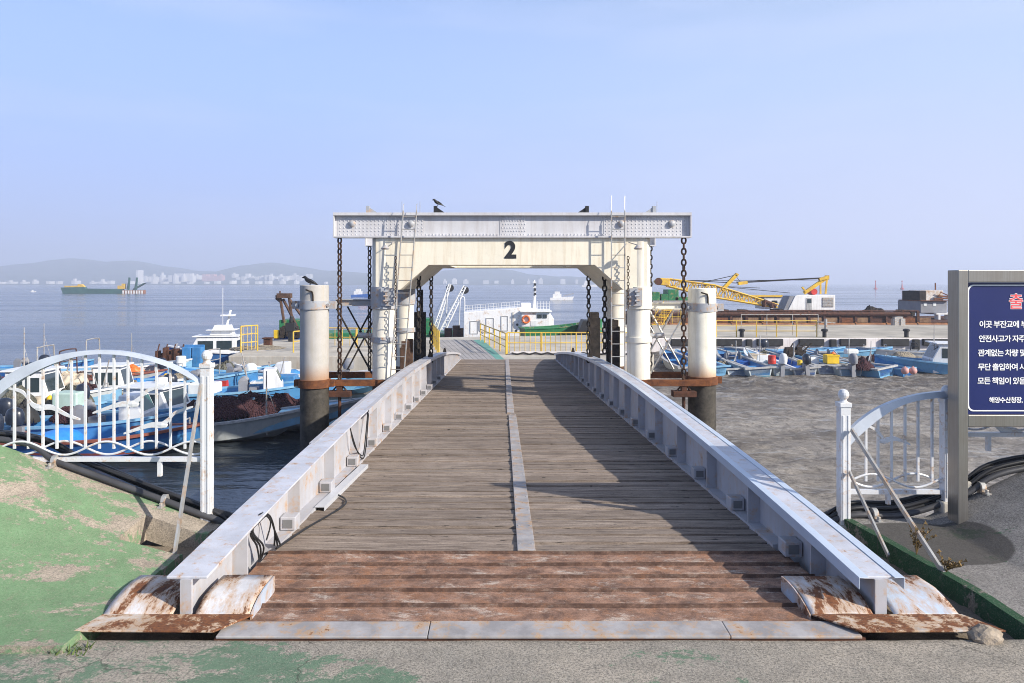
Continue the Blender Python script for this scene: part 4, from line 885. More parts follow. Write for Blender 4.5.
k = MB(); k.bar((fx(204), FY - .05, fz(383)), (-1.965, 4.41, .0), .035, .012, (1, 0, 0)); k.build('brace', 'galv', fl)
bars_r = [fx(p) for p in (866, 878, 891.5, 905, 918, 932)]
fr = fence(fx(843.5), fx(947), FY, [(fx(849), fz(430)), (fx(858), fz(421)), (fx(875), fz(409)), (fx(895), fz(400)), (fx(920), fz(393.5)), (fx(947), fz(390.5))],
           fz(491.5), bars_r, 'white arched fence with crossed braces beside the sign, right of the bridge', .0, fz(504), fz(391), fz(387),
           [((fx(884), fz(441)), [[(0, 0), (-.03, .05), (-.08, .10), (-.15, .135)], [(0, 0), (.08, .02), (.16, .0), (.22, -.03)]], .8, 1)], (fx(850), .58, .10, .07), [fx(888)], lambda x: .040 + .055 * sstep(2.75, 2.35, x))
k = MB(); k.bar((fx(848), FY - .05, fz(428)), (2.41, 4.05, .06), .03, .014, (1, 0, 0)); k.build('brace', 'galv', fr)
k = MB(); k.bar((fx(846), FY - .05, fz(470)), (2.30, 4.42, .02), .026, .012, (1, 0, 0)); k.build('brace', 'galv', fr)
# next bay of the right-hand fence, running on behind the sign
o2 = fence(fx(949) + .1, fx(1180), FY + .06, [(fx(960), fz(380)), (fx(1000), fz(352)), (fx(1050), fz(335)), (fx(1100), fz(337)), (fx(1150), fz(352)), (fx(1176), fz(370))],
           fz(436), [fx(p) for p in (985, 1003, 1021, 1039, 1057, 1075, 1093, 1111, 1129, 1147)], 'white arched fence bay standing behind the blue sign', .28, .42, fz(372), fz(352),
           [((fx(1010), fz(432)), W2, .8, 1)], (fx(960), .58, .10, .1), [fx(994)], lambda x: .04)

# ------------------------------------------------------------------ warning sign
SY = 4.75
sgn = thing('warning_sign', 'navy blue notice board with Korean lettering in a steel frame', 'sign', (2.955, SY, .06))
SX0, SX1, SZT = 2.92, 4.25, HC - (270 - VY) * SY / F
zb_p = HC - (427 - VY) * SY / F; zb_q = HC - (415 - VY) * SY / F
for x0 in (SX0, SX1):
    k = MB(); k.box(x0, x0 + .065, SY, SY + .115, .0, SZT); k.build('sign_post', 'steel', sgn, bevel=.004)
k = MB(); k.box(SX0 + .0655, SX1 - .0005, SY + .002, SY + .113, SZT - .078, SZT - .001); k.build('top_rail', 'steel', sgn, bevel=.004)
k = MB(); k.box(SX0 + .0655, SX1 - .0005, SY + .002, SY + .113, zb_p, zb_q); k.build('lower_rail', 'steel', sgn, bevel=.004)
k = MB(); k.box(SX0 + .066, SX1 - .001, SY + .035, SY + .06, zb_q + .001, SZT - .079); pan = k.build('sign_panel', 'blue_sign', sgn)
k = MB(); ra = .035; xa, xb, za, zc = SX0 + .082, SX1 - .016, zb_q + .018, SZT - .094
P = []
for (cx, cz, a0) in ((xb - ra, zc - ra, 0), (xa + ra, zc - ra, 90), (xa + ra, za + ra, 180), (xb - ra, za + ra, 270)):
    for q in range(7): t = R(a0 + 15 * q); P.append((cx + ra * math.cos(t), cz + ra * math.sin(t)))
n = len(P); cxm, czm = (xa + xb) / 2, (za + zc) / 2; w = .008
P2 = [(cx + (w if cx < cxm else -w), cz + (w if cz < czm else -w)) for cx, cz in P]
k.add([(x, SY + .0325, z) for x, z in P] + [(x, SY + .0325, z) for x, z in P2], [(i, (i + 1) % n, (i + 1) % n + n, i + n) for i in range(n)]); k.build('border_line', 'sign_white', pan)
def sz_(py): return HC - (py - VY) * (SY + .033) / F
def sx_(px): return (px - VX) * (SY + .033) / F
for (txt, px, py, h) in (('이곳 부잔교에 부', 979, 327, 7.6), ('안전사고가 자주', 978.5, 341.4, 7.6), ('관계없는 차량 및', 977.7, 355.6, 7.6), ('무단 출입하여 사', 977.7, 369.7, 7.6), ('모든 책임이 있음', 977.3, 383.6, 7.6), ('해양수산청장,', 989, 402.3, 6.4)):
    text_mesh(txt, h * SY / F, (sx_(px), SY + .033, sz_(py)), 'sign_white', 'lettering', pan, .0009 * h / 7.6, 'LEFT', .0008, .86)
text_mesh('출', 16.5 * SY / F, (sx_(1008.5), SY + .0335, sz_(307.5)), 'sign_white', 'title_outline', pan, .0034, 'LEFT', .0006)
text_mesh('출', 16.5 * SY / F, (sx_(1008.5), SY + .0325, sz_(307.5)), 'sign_red', 'title_lettering', pan, .0008, 'LEFT', .0006)

# ------------------------------------------------------------------ pipes along the quay edge, clamps, rock, weeds
def pipe(pts, r, mat, lab, grp): return solo(MB().tube(wig(pts, 0, k=8), r, 10), 'quay_pipe', mat, lab, 'pipe', pts[0], grp, smooth=True)
def le(x, dy, up): return (x, 5.0 + dy, lz(x, 5.0) + up)
def re(x, dy, up): return (x, 5.0 + dy, rz(x, 5.0) + up)
pipe([le(-5, .03, .03), le(-3.4, .02, .03), le(-3.0, -.01, .03), le(-2.5, -.02, .03), le(-2.1, -.03, .03), (-1.85, 4.98, .0), (-1.75, 5.0, -.3)], .022, 'pipe_grey', 'grey pipe strapped along the left quay edge below the fence', 'pipes on the left quay edge')
pipe([le(-5, .11, .05), le(-3.4, .10, .05), le(-2.9, .07, .07), le(-2.4, .06, .05), le(-2.0, .04, .05), (-1.80, 5.05, .0), (-1.70, 5.08, -.4)], .026, 'pipe', 'thick black pipe on the outer side of the left quay edge', 'pipes on the left quay edge')
pipe([le(-5, .06, .10), le(-3.3, .05, .09), le(-2.8, .03, .08), le(-2.2, .02, .07), (-1.86, 5.02, .03), (-1.72, 5.05, -.3)], .014, 'pipe', 'thin black hose lying on the two left quay pipes', 'pipes on the left quay edge')
for i, (dy, up, r) in enumerate(((-.01, .02, .020), (.04, .025, .022), (.015, .058, .014), (.085, .045, .022), (.06, .08, .012))):
    pipe([(1.95, 5.06 + dy, -.28), (2.16, 5.03 + dy, -.02 + up * .3), re(2.36, dy, up), re(2.7, dy + .01 * i, up), re(3.1, dy, up + .01), re(3.5, dy, up), re(5, dy, up)], r, 'pipe_grey' if i == 0 else 'pipe',
         ('grey pipe nearest the right apron, clamped along the quay edge', 'black pipe just outside the grey one on the right quay edge', 'thin black hose on top of the right quay pipes', 'outermost thick black pipe on the right quay edge', 'thinnest black hose, topmost on the right quay pipes')[i], 'pipes on the right quay edge')
def clamp(x, f, lab, grp):
    k = MB(); p = Vector(f(x, -.01, .03)); k.lathe(p, [(.040, -.016), (.040, .016)], 12, 'x'); k.box(p.x - .016, p.x + .016, p.y - .09, p.y - .03, p.z - .034, p.z - .02); k.lathe((p.x, p.y - .065, p.z - .02), [(.012, 0), (.012, .02)], 6)
    solo(k, 'pipe_clamp', 'galv', lab, 'clamp', p, grp, bevel=.002)
clamp(-3.02, le, 'steel clamp on the grey pipe near the fence leg', 'clamps on the left pipe'); clamp(-2.28, le, 'steel clamp on the grey pipe beside the left brace', 'clamps on the left pipe')
clamp(2.5, re, 'steel clamp on the grey pipe under the right fence', 'clamps on the right pipe'); clamp(3.22, re, 'steel clamp on the grey pipe right of the sign post', 'clamps on the right pipe')
def rock(c, s, seed, lab, mat='stone'):
    bm = bmesh.new(); bmesh.ops.create_icosphere(bm, subdivisions=3, radius=1); m = MB()
    for v in bm.verts:
        d = 1 + .45 * fbm(v.co.x * 1.4 + seed, v.co.y * 1.4, v.co.z * 1.4) + .12 * fbm(v.co.x * 5 + seed, v.co.y * 5, v.co.z * 5); m.v.append((c[0] + v.co.x * s[0] * d, c[1] + v.co.y * s[1] * d, c[2] + v.co.z * s[2] * d))
    m.f = [tuple(v.index for v in f.verts) for f in bm.faces]; m.tone = [0] * len(m.f); bm.free(); solo(m, 'rock', mat, lab, 'rock', c)
p = at(985, 641, 3.42); rock((p.x, p.y, .02), (.075, .055, .045), 3, 'rough tan rock lying at the foot of the green kerb')
rock((2.20, 3.56, .0), (.05, .04, .03), 8, 'small dark stone beside the right hinge cover', 'debris')
k = MB(); rw_ = random.Random(4)
for i in range(46):
    x, y = rw_.uniform(-2.02, -1.86), rw_.uniform(3.27, 3.36); h = rw_.uniform(.01, .035); a = rw_.uniform(0, 6.28)
    k.add([(x, y, .0), (x + .012 * math.cos(a), y + .012 * math.sin(a), .0), (x + .03 * math.cos(a + .5), y + .03 * math.sin(a + .5), h)], [(0, 1, 2)])
tag(solo(k, 'moss_tuft', 'weed_green', 'small green tuft at the corner of the left apron', 'weed', (-1.95, 3.3, 0)))
def weed(x, y, z, n, h, seed, lab):
    r = random.Random(seed); k = MB(); lv = MB()
    for i in range(n):
        a = r.uniform(0, 6.28); l = r.uniform(.03, .10); hh = h * r.uniform(.5, 1); P = [(x + l * t * math.cos(a) * t, y + l * t * math.sin(a) * t, z + hh * t) for t in (0, .35, .7, 1)]
        k.tube(P, .002, 4)
        for q in range(14):
            t = r.uniform(.3, 1); px, py, pz = x + l * t * t * math.cos(a), y + l * t * t * math.sin(a), z + hh * t; b_ = r.uniform(0, 6.28); s = r.uniform(.008, .02)
            lv.add([(px, py, pz), (px + s * math.cos(b_), py + s * math.sin(b_), pz + s * r.uniform(-.3, .8)), (px + s * .6 * math.cos(b_ + .9), py + s * .6 * math.sin(b_ + .9), pz + s)], [(0, 1, 2)])
    o = thing('dry_weed', lab, 'weed', (x, y, z)); k.build('stem', 'weed', o); lv.build('leaf', 'weed', o)
weed(2.40, 4.30, .07, 9, .22, 2, 'dry brown weed growing at the kerb below the sign')
weed(2.42, 4.05, .06, 7, .12, 6, 'low dry weed tuft at the kerb, nearer than the taller one')

exec_boats = True
# ------------------------------------------------------------------ boats
def mix3(a, b, t): return a + (b - a) * t
def hull_geo(Lh, B, H, rise, n=18):
    st = []
    for i in range(n + 1):
        t = i / n; hb = B / 2 * (1 - max(0, (t - .45) / .55) ** 2.1) * (.90 + .10 * min(1, t * 4)); hb = max(hb, .015)
        zs = H + rise * t ** 2.3; xk = Lh * (t - .5)
        kz = (H * .55 + rise * .75) * max(0, (t - .6) / .4) ** 1.8
        cz = H * .34 + (rise + H * .2) * max(0, (t - .45) / .55) ** 1.6 * .75
        st.append((xk - .10 * Lh * max(0, (t - .6) / .4) ** 2, xk + .02 * Lh * t ** 4, hb, zs, kz, min(cz, zs - .03), hb * (.80 - .25 * max(0, (t - .6) / .4))))
    return st
def boat(name, lab, px, py, y, ang, Lh, B, H, rise, hullm, inm, railm, grp, z=None, cabin=None, motor=None, extras=(), roll=0.0, pitch=0.0, floor=.45, thw=2):
    o = thing(name, lab, 'boat', (0, 0, 0), grp); st = hull_geo(Lh, B, H, rise); n = len(st)
    m = MB()
    for (xk, xs_, hb, zs, kz, cz, cb) in st: m.v += [(xs_, -hb, zs), ((xk + xs_) / 2, -cb, cz), (xk, 0, kz), ((xk + xs_) / 2, cb, cz), (xs_, hb, zs)]
    for i in range(n - 1):
        for k in range(4): m.f.append((i * 5 + k, (i + 1) * 5 + k, (i + 1) * 5 + k + 1, i * 5 + k + 1))
    m.f.append((4, 3, 2, 1, 0)); m.tone = [0] * len(m.f); m.build('hull', hullm, o)
    m = MB(); fl_ = H * floor
    for (xk, xs_, hb, zs, kz, cz, cb) in st:
        ib = max(.005, hb - .06); fz_ = max(fl_, min(cz + .04, zs - .04)); m.v += [(xs_, -ib, zs - .004), (xs_, -ib * .86, fz_), (xs_, ib * .86, fz_), (xs_, ib, zs - .004)]
    for i in range(n - 1):
        for k in range(3): m.f.append((i * 4 + k, i * 4 + k + 1, (i + 1) * 4 + k + 1, (i + 1) * 4 + k))
    m.f.append((0, 1, 2, 3)); m.tone = [0] * len(m.f); m.build('inner_deck', inm, o)
    m = MB()
    for e in (-1, 1):
        for a, c in zip(st, st[1:]):
            pa, pc = (a[1], e * a[2]), (c[1], e * c[2]); qa, qc = (a[1], e * max(.002, a[2] - .075)), (c[1], e * max(.002, c[2] - .075))
            m.hexa([(pa[0], pa[1] + e * .03, a[3] - .035), (pc[0], pc[1] + e * .03, c[3] - .035), (qc[0], qc[1], c[3] - .035), (qa[0], qa[1], a[3] - .035)], [(pa[0], pa[1] + e * .03, a[3] + .02), (pc[0], pc[1] + e * .03, c[3] + .02), (qc[0], qc[1], c[3] + .02), (qa[0], qa[1], a[3] + .02)])
    a = st[0]; m.box(a[1] - .06, a[1] + .05, -a[2] - .12, a[2] + .12, a[3] - .03, a[3] + .027); m.build('gunwale', railm, o)
    for q in range(thw):
        i = int((.25 + .28 * q) * n); s_ = st[i]; m = MB(); m.box(s_[1] - .12, s_[1] + .12, -s_[2] + .07, s_[2] - .07, s_[3] - .12, s_[3] - .07); m.box(s_[1] - .02, s_[1] + .02, -s_[2] * .8, s_[2] * .8, fl_ + .01, s_[3] - .1205); m.build('thwart', inm, o)
    # foredeck
    i0 = int(.74 * n); m = MB()
    for a, c in zip(st[i0:], st[i0 + 1:]): m.add([(a[1], -a[2] + .05, a[3] - .015), (c[1], min(0, -c[2] + .05), c[3] - .015), (c[1], max(0, c[2] - .05), c[3] - .015), (a[1], a[2] - .05, a[3] - .015)], [(0, 1, 2, 3)])
    m.build('foredeck', inm, o)
    m = MB(); xb_ = st[-2][1]; m.tube([(xb_ - .12, -.10, st[-2][3]), (xb_ - .12, -.10, st[-2][3] + .12), (xb_ - .12, .10, st[-2][3] + .12), (xb_ - .12, .10, st[-2][3])], .018, 6); m.build('bow_bitt', 'galv', o)
    if cabin:
        (cx, cl, cw, ch, cm, trim) = cabin; zf = fl_ + .002; m = MB(); x0, x1 = cx - cl / 2, cx + cl / 2
        m.prism([(x0, zf), (x1 + cl * .10, zf), (x1 + cl * .12, zf + ch * .45), (x1 - cl * .08, zf + ch), (x0, zf + ch)], 'y', -cw / 2, cw / 2); c = m.build('cabin', cm, o, bevel=.02)
        m = MB(); m.box(x0 - .10, x1 + .06, -cw / 2 - .06, cw / 2 + .06, zf + ch + .002, zf + ch + .05); m.build('cabin_roof', cm, c, bevel=.015)
        nw_ = 2 if cl > .7 else 1
        for e in (-1, 1):
            for q in range(nw_):
                xa = x0 + cl * (.10 + q * .44); xb2 = xa + cl * (.36 if nw_ == 2 else .6); m = MB(); m.box(xa, xb2, e * cw / 2 - (.004 if e > 0 else .008), e * cw / 2 + (.008 if e > 0 else .004), zf + ch * .52, zf + ch * .86); m.build('window', 'glass', c)
        m = MB(); p0 = Vector((x1 + cl * .12, 0, zf + ch * .45)); p1 = Vector((x1 - cl * .08, 0, zf + ch)); d = p1 - p0; nrm = Vector((d.z, 0, -d.x)).normalized() * .006
        a_, b2 = p0 + d * .12 + nrm, p0 + d * .85 + nrm; h = cw / 2 - .08
        m.add([(a_.x, -h, a_.z), (a_.x, h, a_.z), (b2.x, h, b2.z), (b2.x, -h, b2.z)], [(0, 1, 2, 3)]); m.build('windscreen', trim, c)
        m = MB(); m.box(x0 - .008, x0 + .004, -cw * .38, cw * .38, zf + ch * .5, zf + ch * .85); m.build('window', 'glass', c)
    for (mx, my, col_) in (motor or ()):
        a = st[0]; x = a[1] - .12 + mx; z0 = a[3]; m = MB()
        m.lathe((x - .05, my, z0 + .16), [(.05, .0), (.13, .02), (.145, .12), (.14, .26), (.11, .34), (.05, .38), (.0, .385)], 14)
        for i_, v in enumerate(m.v): m.v[i_] = (x - .05 + (v[0] - x + .05) * 1.35, my + (v[1] - my) * .95, v[2])
        c = m.build('outboard_motor', col_, o, smooth=True)
        m = MB(); m.bar((x - .04, my, z0 + .16), (x - .07, my, z0 - .42), .09, .14); m.box(x - .02, x + .16, my - .08, my + .08, z0 - .06, z0 + .14); m.box(x - .16, x + .0, my - .01, my + .01, z0 - .52, z0 - .40); m.build('motor_leg', 'grey_ship', c)
    for ex in extras:
        kind = ex[0]
        if kind == 'console':
            _, cx, cw, ch, cm = ex; m = MB(); zf = fl_ + .003; m.prism([(cx - .25, zf), (cx + .3, zf), (cx + .28, zf + ch * .55), (cx + .08, zf + ch), (cx - .25, zf + ch)], 'y', -cw / 2, cw / 2); c = m.build('console', cm, o, bevel=.03)
            m = MB(); d = Vector((-.20, 0, ch * .45)); nrm = Vector((d.z, 0, -d.x)).normalized() * .008; p0 = Vector((cx + .28, 0, zf + ch * .55)); a_, b2 = p0 + d * .15 + nrm, p0 + d * .85 + nrm; h = cw / 2 - .06
            m.add([(a_.x, -h, a_.z), (a_.x, h, a_.z), (b2.x, h, b2.z), (b2.x, -h, b2.z)], [(0, 1, 2, 3)]); m.build('windscreen', 'glass_green', c)
        elif kind == 'mast':
            _, cx, cy, h = ex; m = MB(); m.tube([(cx, cy, H * .5), (cx, cy, h)], [.025, .012], 6); m.tube([(cx, cy, h * .8), (cx + .25, cy + .2, H)], .005, 4); m.build('mast', 'galv', o)
        elif kind == 'arch':
            _, cx, h, w_, mt = ex; m = MB(); m.tube(wig([(cx, -w_, H), (cx - .03, -w_, h - .12), (cx - .03, -w_ + .15, h), (cx - .03, w_ - .15, h), (cx - .03, w_, h - .12), (cx, w_, H)], 0, k=5), .022, 6); m.tube([(cx - .03, -w_, h * .62 + H * .38), (cx - .03, w_, h * .62 + H * .38)], .016, 6); m.build('gear_arch', mt, o, smooth=True)
        elif kind == 'roller':
            _, cx, cy = ex; m = MB(); zr = st[int(n * .5)][3]
            m.lathe((cx, cy, zr + .18), [(.05, -.25), (.14, -.24), (.06, -.18), (.06, .18), (.14, .24), (.05, .25)], 12, 'y'); m.box(cx - .12, cx + .12, cy - .3, cy - .26, fl_, zr + .22); m.box(cx - .12, cx + .12, cy + .26, cy + .3, fl_, zr + .22); m.box(cx + .16, cx + .42, cy - .16, cy + .12, fl_ + .002, zr + .02); m.build('net_hauler', 'grey_ship', o, smooth=False)
        elif kind == 'hood':
            _, cx, w_, h, mt = ex; m = MB(); P = [(cx - w_ + 2 * w_ * i / 12, H * .5 + (h) * math.sqrt(max(0, 1 - (2 * i / 12 - 1) ** 2))) for i in range(13)]; m.prism(P, 'y', -B * .40, B * .40); m.build('spray_hood', mt, o, bevel=.02)
    p = at(px, py, y); o.location = (p.x, p.y, z if z is not None else p.z); o.rotation_euler = (roll, pitch, R(ang)); return o
def gear(kind, lab, cat, p, size, mat, grp=None, seed=1, mat2=None, rot=0.0):
    """loose gear on the boats"""
    m = MB(); s = size; P = Vector(p); r = random.Random(seed)
    if kind == 'heap':
        n = 26; w, d, h = s
        def zf(x, y):
            u, v = x / w, y / d; q = max(0, 1 - u * u - v * v) ** .55; return h * q * (.75 + .9 * fbm(x * 3 + seed, y * 3) + .35 * fbm(x * 9, y * 9 + seed)) + .03 * abs(fbm(x * 22, y * 22))
        f = field(zf, -w, w, n, -d, d, n, lambda x, y: (x / w) ** 2 + (y / d) ** 2 < 1.02, .06)
        for v in f.v: m.v.append((P.x + v[0] * math.cos(rot) - v[1] * math.sin(rot), P.y + v[0] * math.sin(rot) + v[1] * math.cos(rot), P.z + v[2]))
        m.f = f.f; m.tone = f.tone
        for q in range(8):
            a = r.uniform(0, 6.28); pts = []
            for i in range(7):
                u = -.8 + 1.6 * i / 6; xx = w * u * math.cos(a) * .8; yy = d * u * math.sin(a) * .8; xx += r.uniform(-.06, .06) * w; yy += r.uniform(-.06, .06) * d
                pts.append((P.x + xx * math.cos(rot) - yy * math.sin(rot), P.y + xx * math.sin(rot) + yy * math.cos(rot), P.z + max(.02, zf(xx, yy)) + .008))
            m.tube(wig(pts, 0, k=4), .011, 5)
        return solo(m, lab_name(cat), mat, lab, cat, P, grp, smooth=True)
    if kind == 'barrel': m.lathe(P, [(s * .42, 0), (s * .5, .02), (s * .5, s * .45), (s * .53, s * .48), (s * .5, s * .52), (s * .5, s * 1.1), (s * .42, s * 1.15), (s * .15, s * 1.16)], 16); return solo(m, 'barrel', mat, lab, cat, P, grp, smooth=True)
    if kind == 'buoy': m.ball(P + Vector((0, 0, s)), s, 12); m.tube([P + Vector((0, 0, 1.9 * s)), P + Vector((0, 0, 2.2 * s))], s * .2, 6); return solo(m, 'buoy', mat, lab, cat, P, grp, smooth=True)
    if kind == 'crate':
        w, d, h = s; m.box(P.x - w, P.x + w, P.y - d, P.y + d, P.z, P.z + .02)
        for (a, b_, c, e) in ((-w, w, -d, -d + .02), (-w, w, d - .02, d), (-w, -w + .02, -d + .0205, d - .0205), (w - .02, w, -d + .0205, d - .0205)): m.box(P.x + a, P.x + b_, P.y + c, P.y + e, P.z + .0205, P.z + h)
        m.box(P.x - w - .015, P.x + w + .015, P.y - d - .015, P.y - d - .0005, P.z + h - .06, P.z + h)
        return solo(m, 'crate', mat, lab, cat, P, grp)
    if kind == 'tank':
        w, d, h = s; m.box(P.x - w, P.x + w, P.y - d, P.y + d, P.z, P.z + h); o = solo(m, 'fish_tub', mat, lab, cat, P, grp, bevel=.05, seg=3); return o
    if kind == 'ring': 
        for i in range(20):
            t = 2 * math.pi * i / 20; m.v += []
        pts = [(P.x + s * math.cos(2 * math.pi * i / 24), P.y, P.z + s + s * math.sin(2 * math.pi * i / 24)) for i in range(25)]; m.tube(pts, s * .28, 8); return solo(m, 'lifebuoy', mat, lab, cat, P, grp, smooth=True)
def lab_name(cat): return {'net': 'fishing_net_heap', 'rope': 'rope_heap', 'tarp': 'tarpaulin_heap'}.get(cat, 'gear_heap')

H_DB = mat_hull('dark_blue_hull', (.03, .13, .40), (.14, .26, .38), .16, (.26, .07, .05)); H_LB = mat_hull('light_blue_hull', (.085, .28, .55), (.30, .33, .34), .14)
H_WT = mat_hull('white_blue_hull', (.60, .64, .66), (.10, .30, .45), .15); H_GR = mat_hull('grey_white_hull', (.44, .47, .48), (.05, .05, .05), .17)
H_TL = mat_hull('teal_bottom_hull', (.52, .58, .60), (.07, .20, .26), .2); H_PB = mat_hull('pale_blue_hull', (.15, .35, .55), (.10, .10, .10), .13); H_RD = mat_hull('red_bottom_hull', (.45, .48, .50), (.28, .11, .09), .14)
H_GREEN = mat_hull('green_hull', (.02, .16, .06), (.03, .03, .03), .2)
GL, GR = 'fishing boats moored left of the bridge', 'small boats lying on the mud before the pontoon'
zl = ZW - .10
boat('fishing_boat', 'dark blue boat nearest the fence, with red brown gunwale and bow to the right', 106, 470, 15.4, -2, 4.0, 1.5, .50, .30, H_DB, 'blue_in', 'redbrown', GL, zl, None, [(0, -.3, 'navy'), (0, .32, 'navy')], [('hood', -1.15, .42, .36, 'tarp_blue')])
boat('fishing_boat', 'light blue open boat with white steering console behind the nearest blue boat', 112, 455, 16.6, 3, 4.3, 1.45, .60, .34, H_LB, 'blue_in', 'blue_pale', GL, zl, None, [(0, 0, 'navy')], [('console', .55, .75, .95, 'fibre_white'), ('roller', -.7, .2)])
boat('fishing_boat', 'pale blue boat with a white cabin, its bow behind the fence post', 168, 448, 18.4, -12, 4.6, 1.5, .58, .34, H_LB, 'blue_in', 'blue_pale', GL, zl, (-.35, 1.1, .95, .85, 'fibre_white', 'glass'), [(0, 0, 'navy')], [])
boat('fishing_boat', 'white cabin boat moored farthest left behind the fence', 28, 430, 19.8, 6, 4.6, 1.5, .60, .30, H_WT, 'blue_pale', 'fibre_white', GL, zl, (.15, .95, 1.0, 1.10, 'fibre_white', 'glass'), [(0, .1, 'navy')], [('mast', -.2, .2, 2.5)])
boat('fishing_boat', 'boat with small white wheelhouse amid heaped nets behind the fence', 92, 428, 21.2, 8, 4.8, 1.5, .60, .30, H_WT, 'blue_in', 'fibre_white', GL, zl, (.55, .75, .85, 1.05, 'fibre_white', 'glass'), [(0, 0, 'navy')], [('arch', -1.2, 1.9, .5, 'galv')])
boat('fishing_boat', 'grey white boat carrying maroon nets, bow just right of the fence post', 220, 446, 17.0, 6, 4.6, 1.35, .50, .40, H_GR, 'blue_pale', 'grey_wood', GL, zl, None, None, [('mast', 1.1, -.3, 1.7)])
boat('fishing_boat', 'grey white boat heaped with maroon nets, bow against the left mooring pile', 272, 438, 18.2, 5, 4.4, 1.35, .50, .34, H_GR, 'blue_pale', 'grey_wood', GL, zl, None, None, [])
boat('fishing_boat', 'blue boat with dark engine box behind the maroon nets', 262, 414, 21.5, 14, 4.6, 1.4, .60, .34, H_LB, 'blue_in', 'blue_pale', GL, zl, None, [(0, 0, 'navy')], [('console', .3, .7, .95, 'fibre_white'), ('roller', -.5, 0)])
boat('fishing_boat', 'blue boat with net hauler moored along the left pontoon', 240, 404, 24.2, 172, 4.8, 1.4, .60, .36, H_PB, 'blue_in', 'blue_pale', GL, zl, None, [(0, 0, 'navy')], [('roller', .2, 0), ('arch', 1.0, 1.5, .5, 'galv')])
boat('fishing_boat', 'blue boat half hidden behind the left mooring pile', 330, 404, 24.0, 8, 4.6, 1.4, .60, .36, H_PB, 'blue_in', 'fibre_white', GL, zl, None, [(0, 0, 'box_white')], [])
boat('fishing_boat', 'blue boat between the wheelhouse boats and the left pontoon', 180, 410, 23.2, 4, 4.6, 1.45, .60, .34, H_LB, 'blue_in', 'blue_pale', GL, zl, None, [(0, 0, 'navy')], [('roller', .5, 0)])
boat('fishing_boat', 'cream boat with gear arch moored farthest out on the left', 120, 396, 26.5, 5, 4.8, 1.5, .62, .34, H_WT, 'blue_pale', 'fibre_white', GL, zl, None, [(0, 0, 'navy')], [('arch', -.9, 1.7, .5, 'galv'), ('mast', .4, 0, 1.9)])
boat('fishing_boat', 'deep blue boat low beside the concrete pontoon wall', 222, 0, 25.9, 3, 3.8, 1.2, .55, .3, H_DB, 'blue_deep', 'blue_pale', GL, zl, None, [(0, 0, 'navy')], [('roller', .3, 0)])
boat('fishing_boat', 'white hulled boat with blue interior against the pontoon wall', 290, 0, 25.8, 176, 3.8, 1.2, .55, .3, H_WT, 'blue_deep', 'fibre_white', GL, zl, None, [(0, 0, 'grey_ship')], [('console', .3, .6, .7, 'fibre_white')])
boat('fishing_boat', 'red bottomed boat with brown gear behind the arched rail', 100, 0, 24.4, 2, 4.2, 1.3, .55, .3, H_RD, 'blue_deep', 'redbrown', GL, zl, None, [(0, 0, 'navy')], [('arch', -1.0, 1.5, .5, 'rust_dark'), ('roller', .4, 0)])
boat('fishing_boat', 'outermost blue boat at far left with a thin mast', 30, 0, 27.5, 4, 4.4, 1.3, .55, .3, H_DB, 'blue_in', 'blue_pale', GL, zl, None, [(0, 0, 'navy')], [('mast', .5, 0, 2.2), ('roller', -.3, 0)])
# launch with the raked wheelhouse beyond
pb = boat('patrol_launch', 'white launch with raked wheelhouse and mast moored by the left pontoon end', 222, 372, 31.5, -172, 4.2, 1.6, .75, .30, mat_hull('launch_hull', (.05, .16, .40), (.05, .05, .06), .2), 'blue_deep', 'fibre_white', None, zl, (.15, 1.7, 1.2, 1.10, 'fibre_white', 'glass'), None, [])
k = MB(); k.prism([(-.5, 1.50), (.45, 1.50), (.25, 1.92), (-.35, 1.92)], 'y', -.30, .30); k.box(-.62, .55, -.5, .5, 1.70, 1.74); k.build('fly_bridge', 'fibre_white', pb, bevel=.02, origin=(0, 0, 0))
k = MB(); k.tube([(-.2, 0, 1.92), (-.35, 0, 2.55)], .05, 6); k.tube([(-.1, .3, 1.74), (-.1, .3, 3.5)], .012, 5); k.box(-.5, .0, -.3, .3, 2.3, 2.36); k.build('mast', 'fibre_white', pb, origin=(0, 0, 0))
# loose gear among the left boats
def onb(px, py, y): return at(px, py, y)
gear('heap', 'wide heap of maroon net draped over the boats at the left pile', 'net', onb(262, 412.5, 17.9), (1.35, .55, .58), 'net', 'maroon net heaps', 3, rot=.1)
gear('heap', 'low maroon net heap just right of the white fence post', 'net', onb(214, 415, 17.1), (.8, .45, .42), 'net', 'maroon net heaps', 8, rot=.15)
gear('heap', 'small maroon net heap against the left mooring pile', 'net', onb(299, 412, 18.3), (.55, .45, .38), 'net', 'maroon net heaps', 14)
gear('heap', 'beige canvas bundle topping the gear on the left boats', 'tarp', onb(72, 382, 20.8), (.42, .4, .36), 'canvas', None, 5)
gear('heap', 'grey green net heap between the white cabins behind the fence', 'net', onb(68, 408, 19.3), (.7, .5, .55), 'net_grey', None, 12)
gear('heap', 'dark net heap beside the small wheelhouse behind the fence', 'net', onb(88, 400, 20.4), (.38, .4, .55), 'net', None, 22)
gear('heap', 'tan net heap behind the fence left of the pale blue cabin', 'net', onb(127, 396, 22.6), (.75, .5, .50), 'net_tan', None, 6)
gear('heap', 'second tan net heap farther right behind the arched rail', 'net', onb(146, 380, 24.8), (.6, .5, .35), 'net_tan', None, 16)
gear('tank', 'pale green fish tub behind the fence', 'tub', onb(70, 408, 18.7), (.32, .26, .42), 'box_teal')
gear('tank', 'deep blue fish tub beside the left cabin boat', 'tub', onb(53, 402, 20.6), (.26, .22, .45), 'blue_deep')
gear('barrel', 'tan barrel beside the white cabin at far left', 'barrel', onb(39, 408, 19.0), .26, 'canvas')
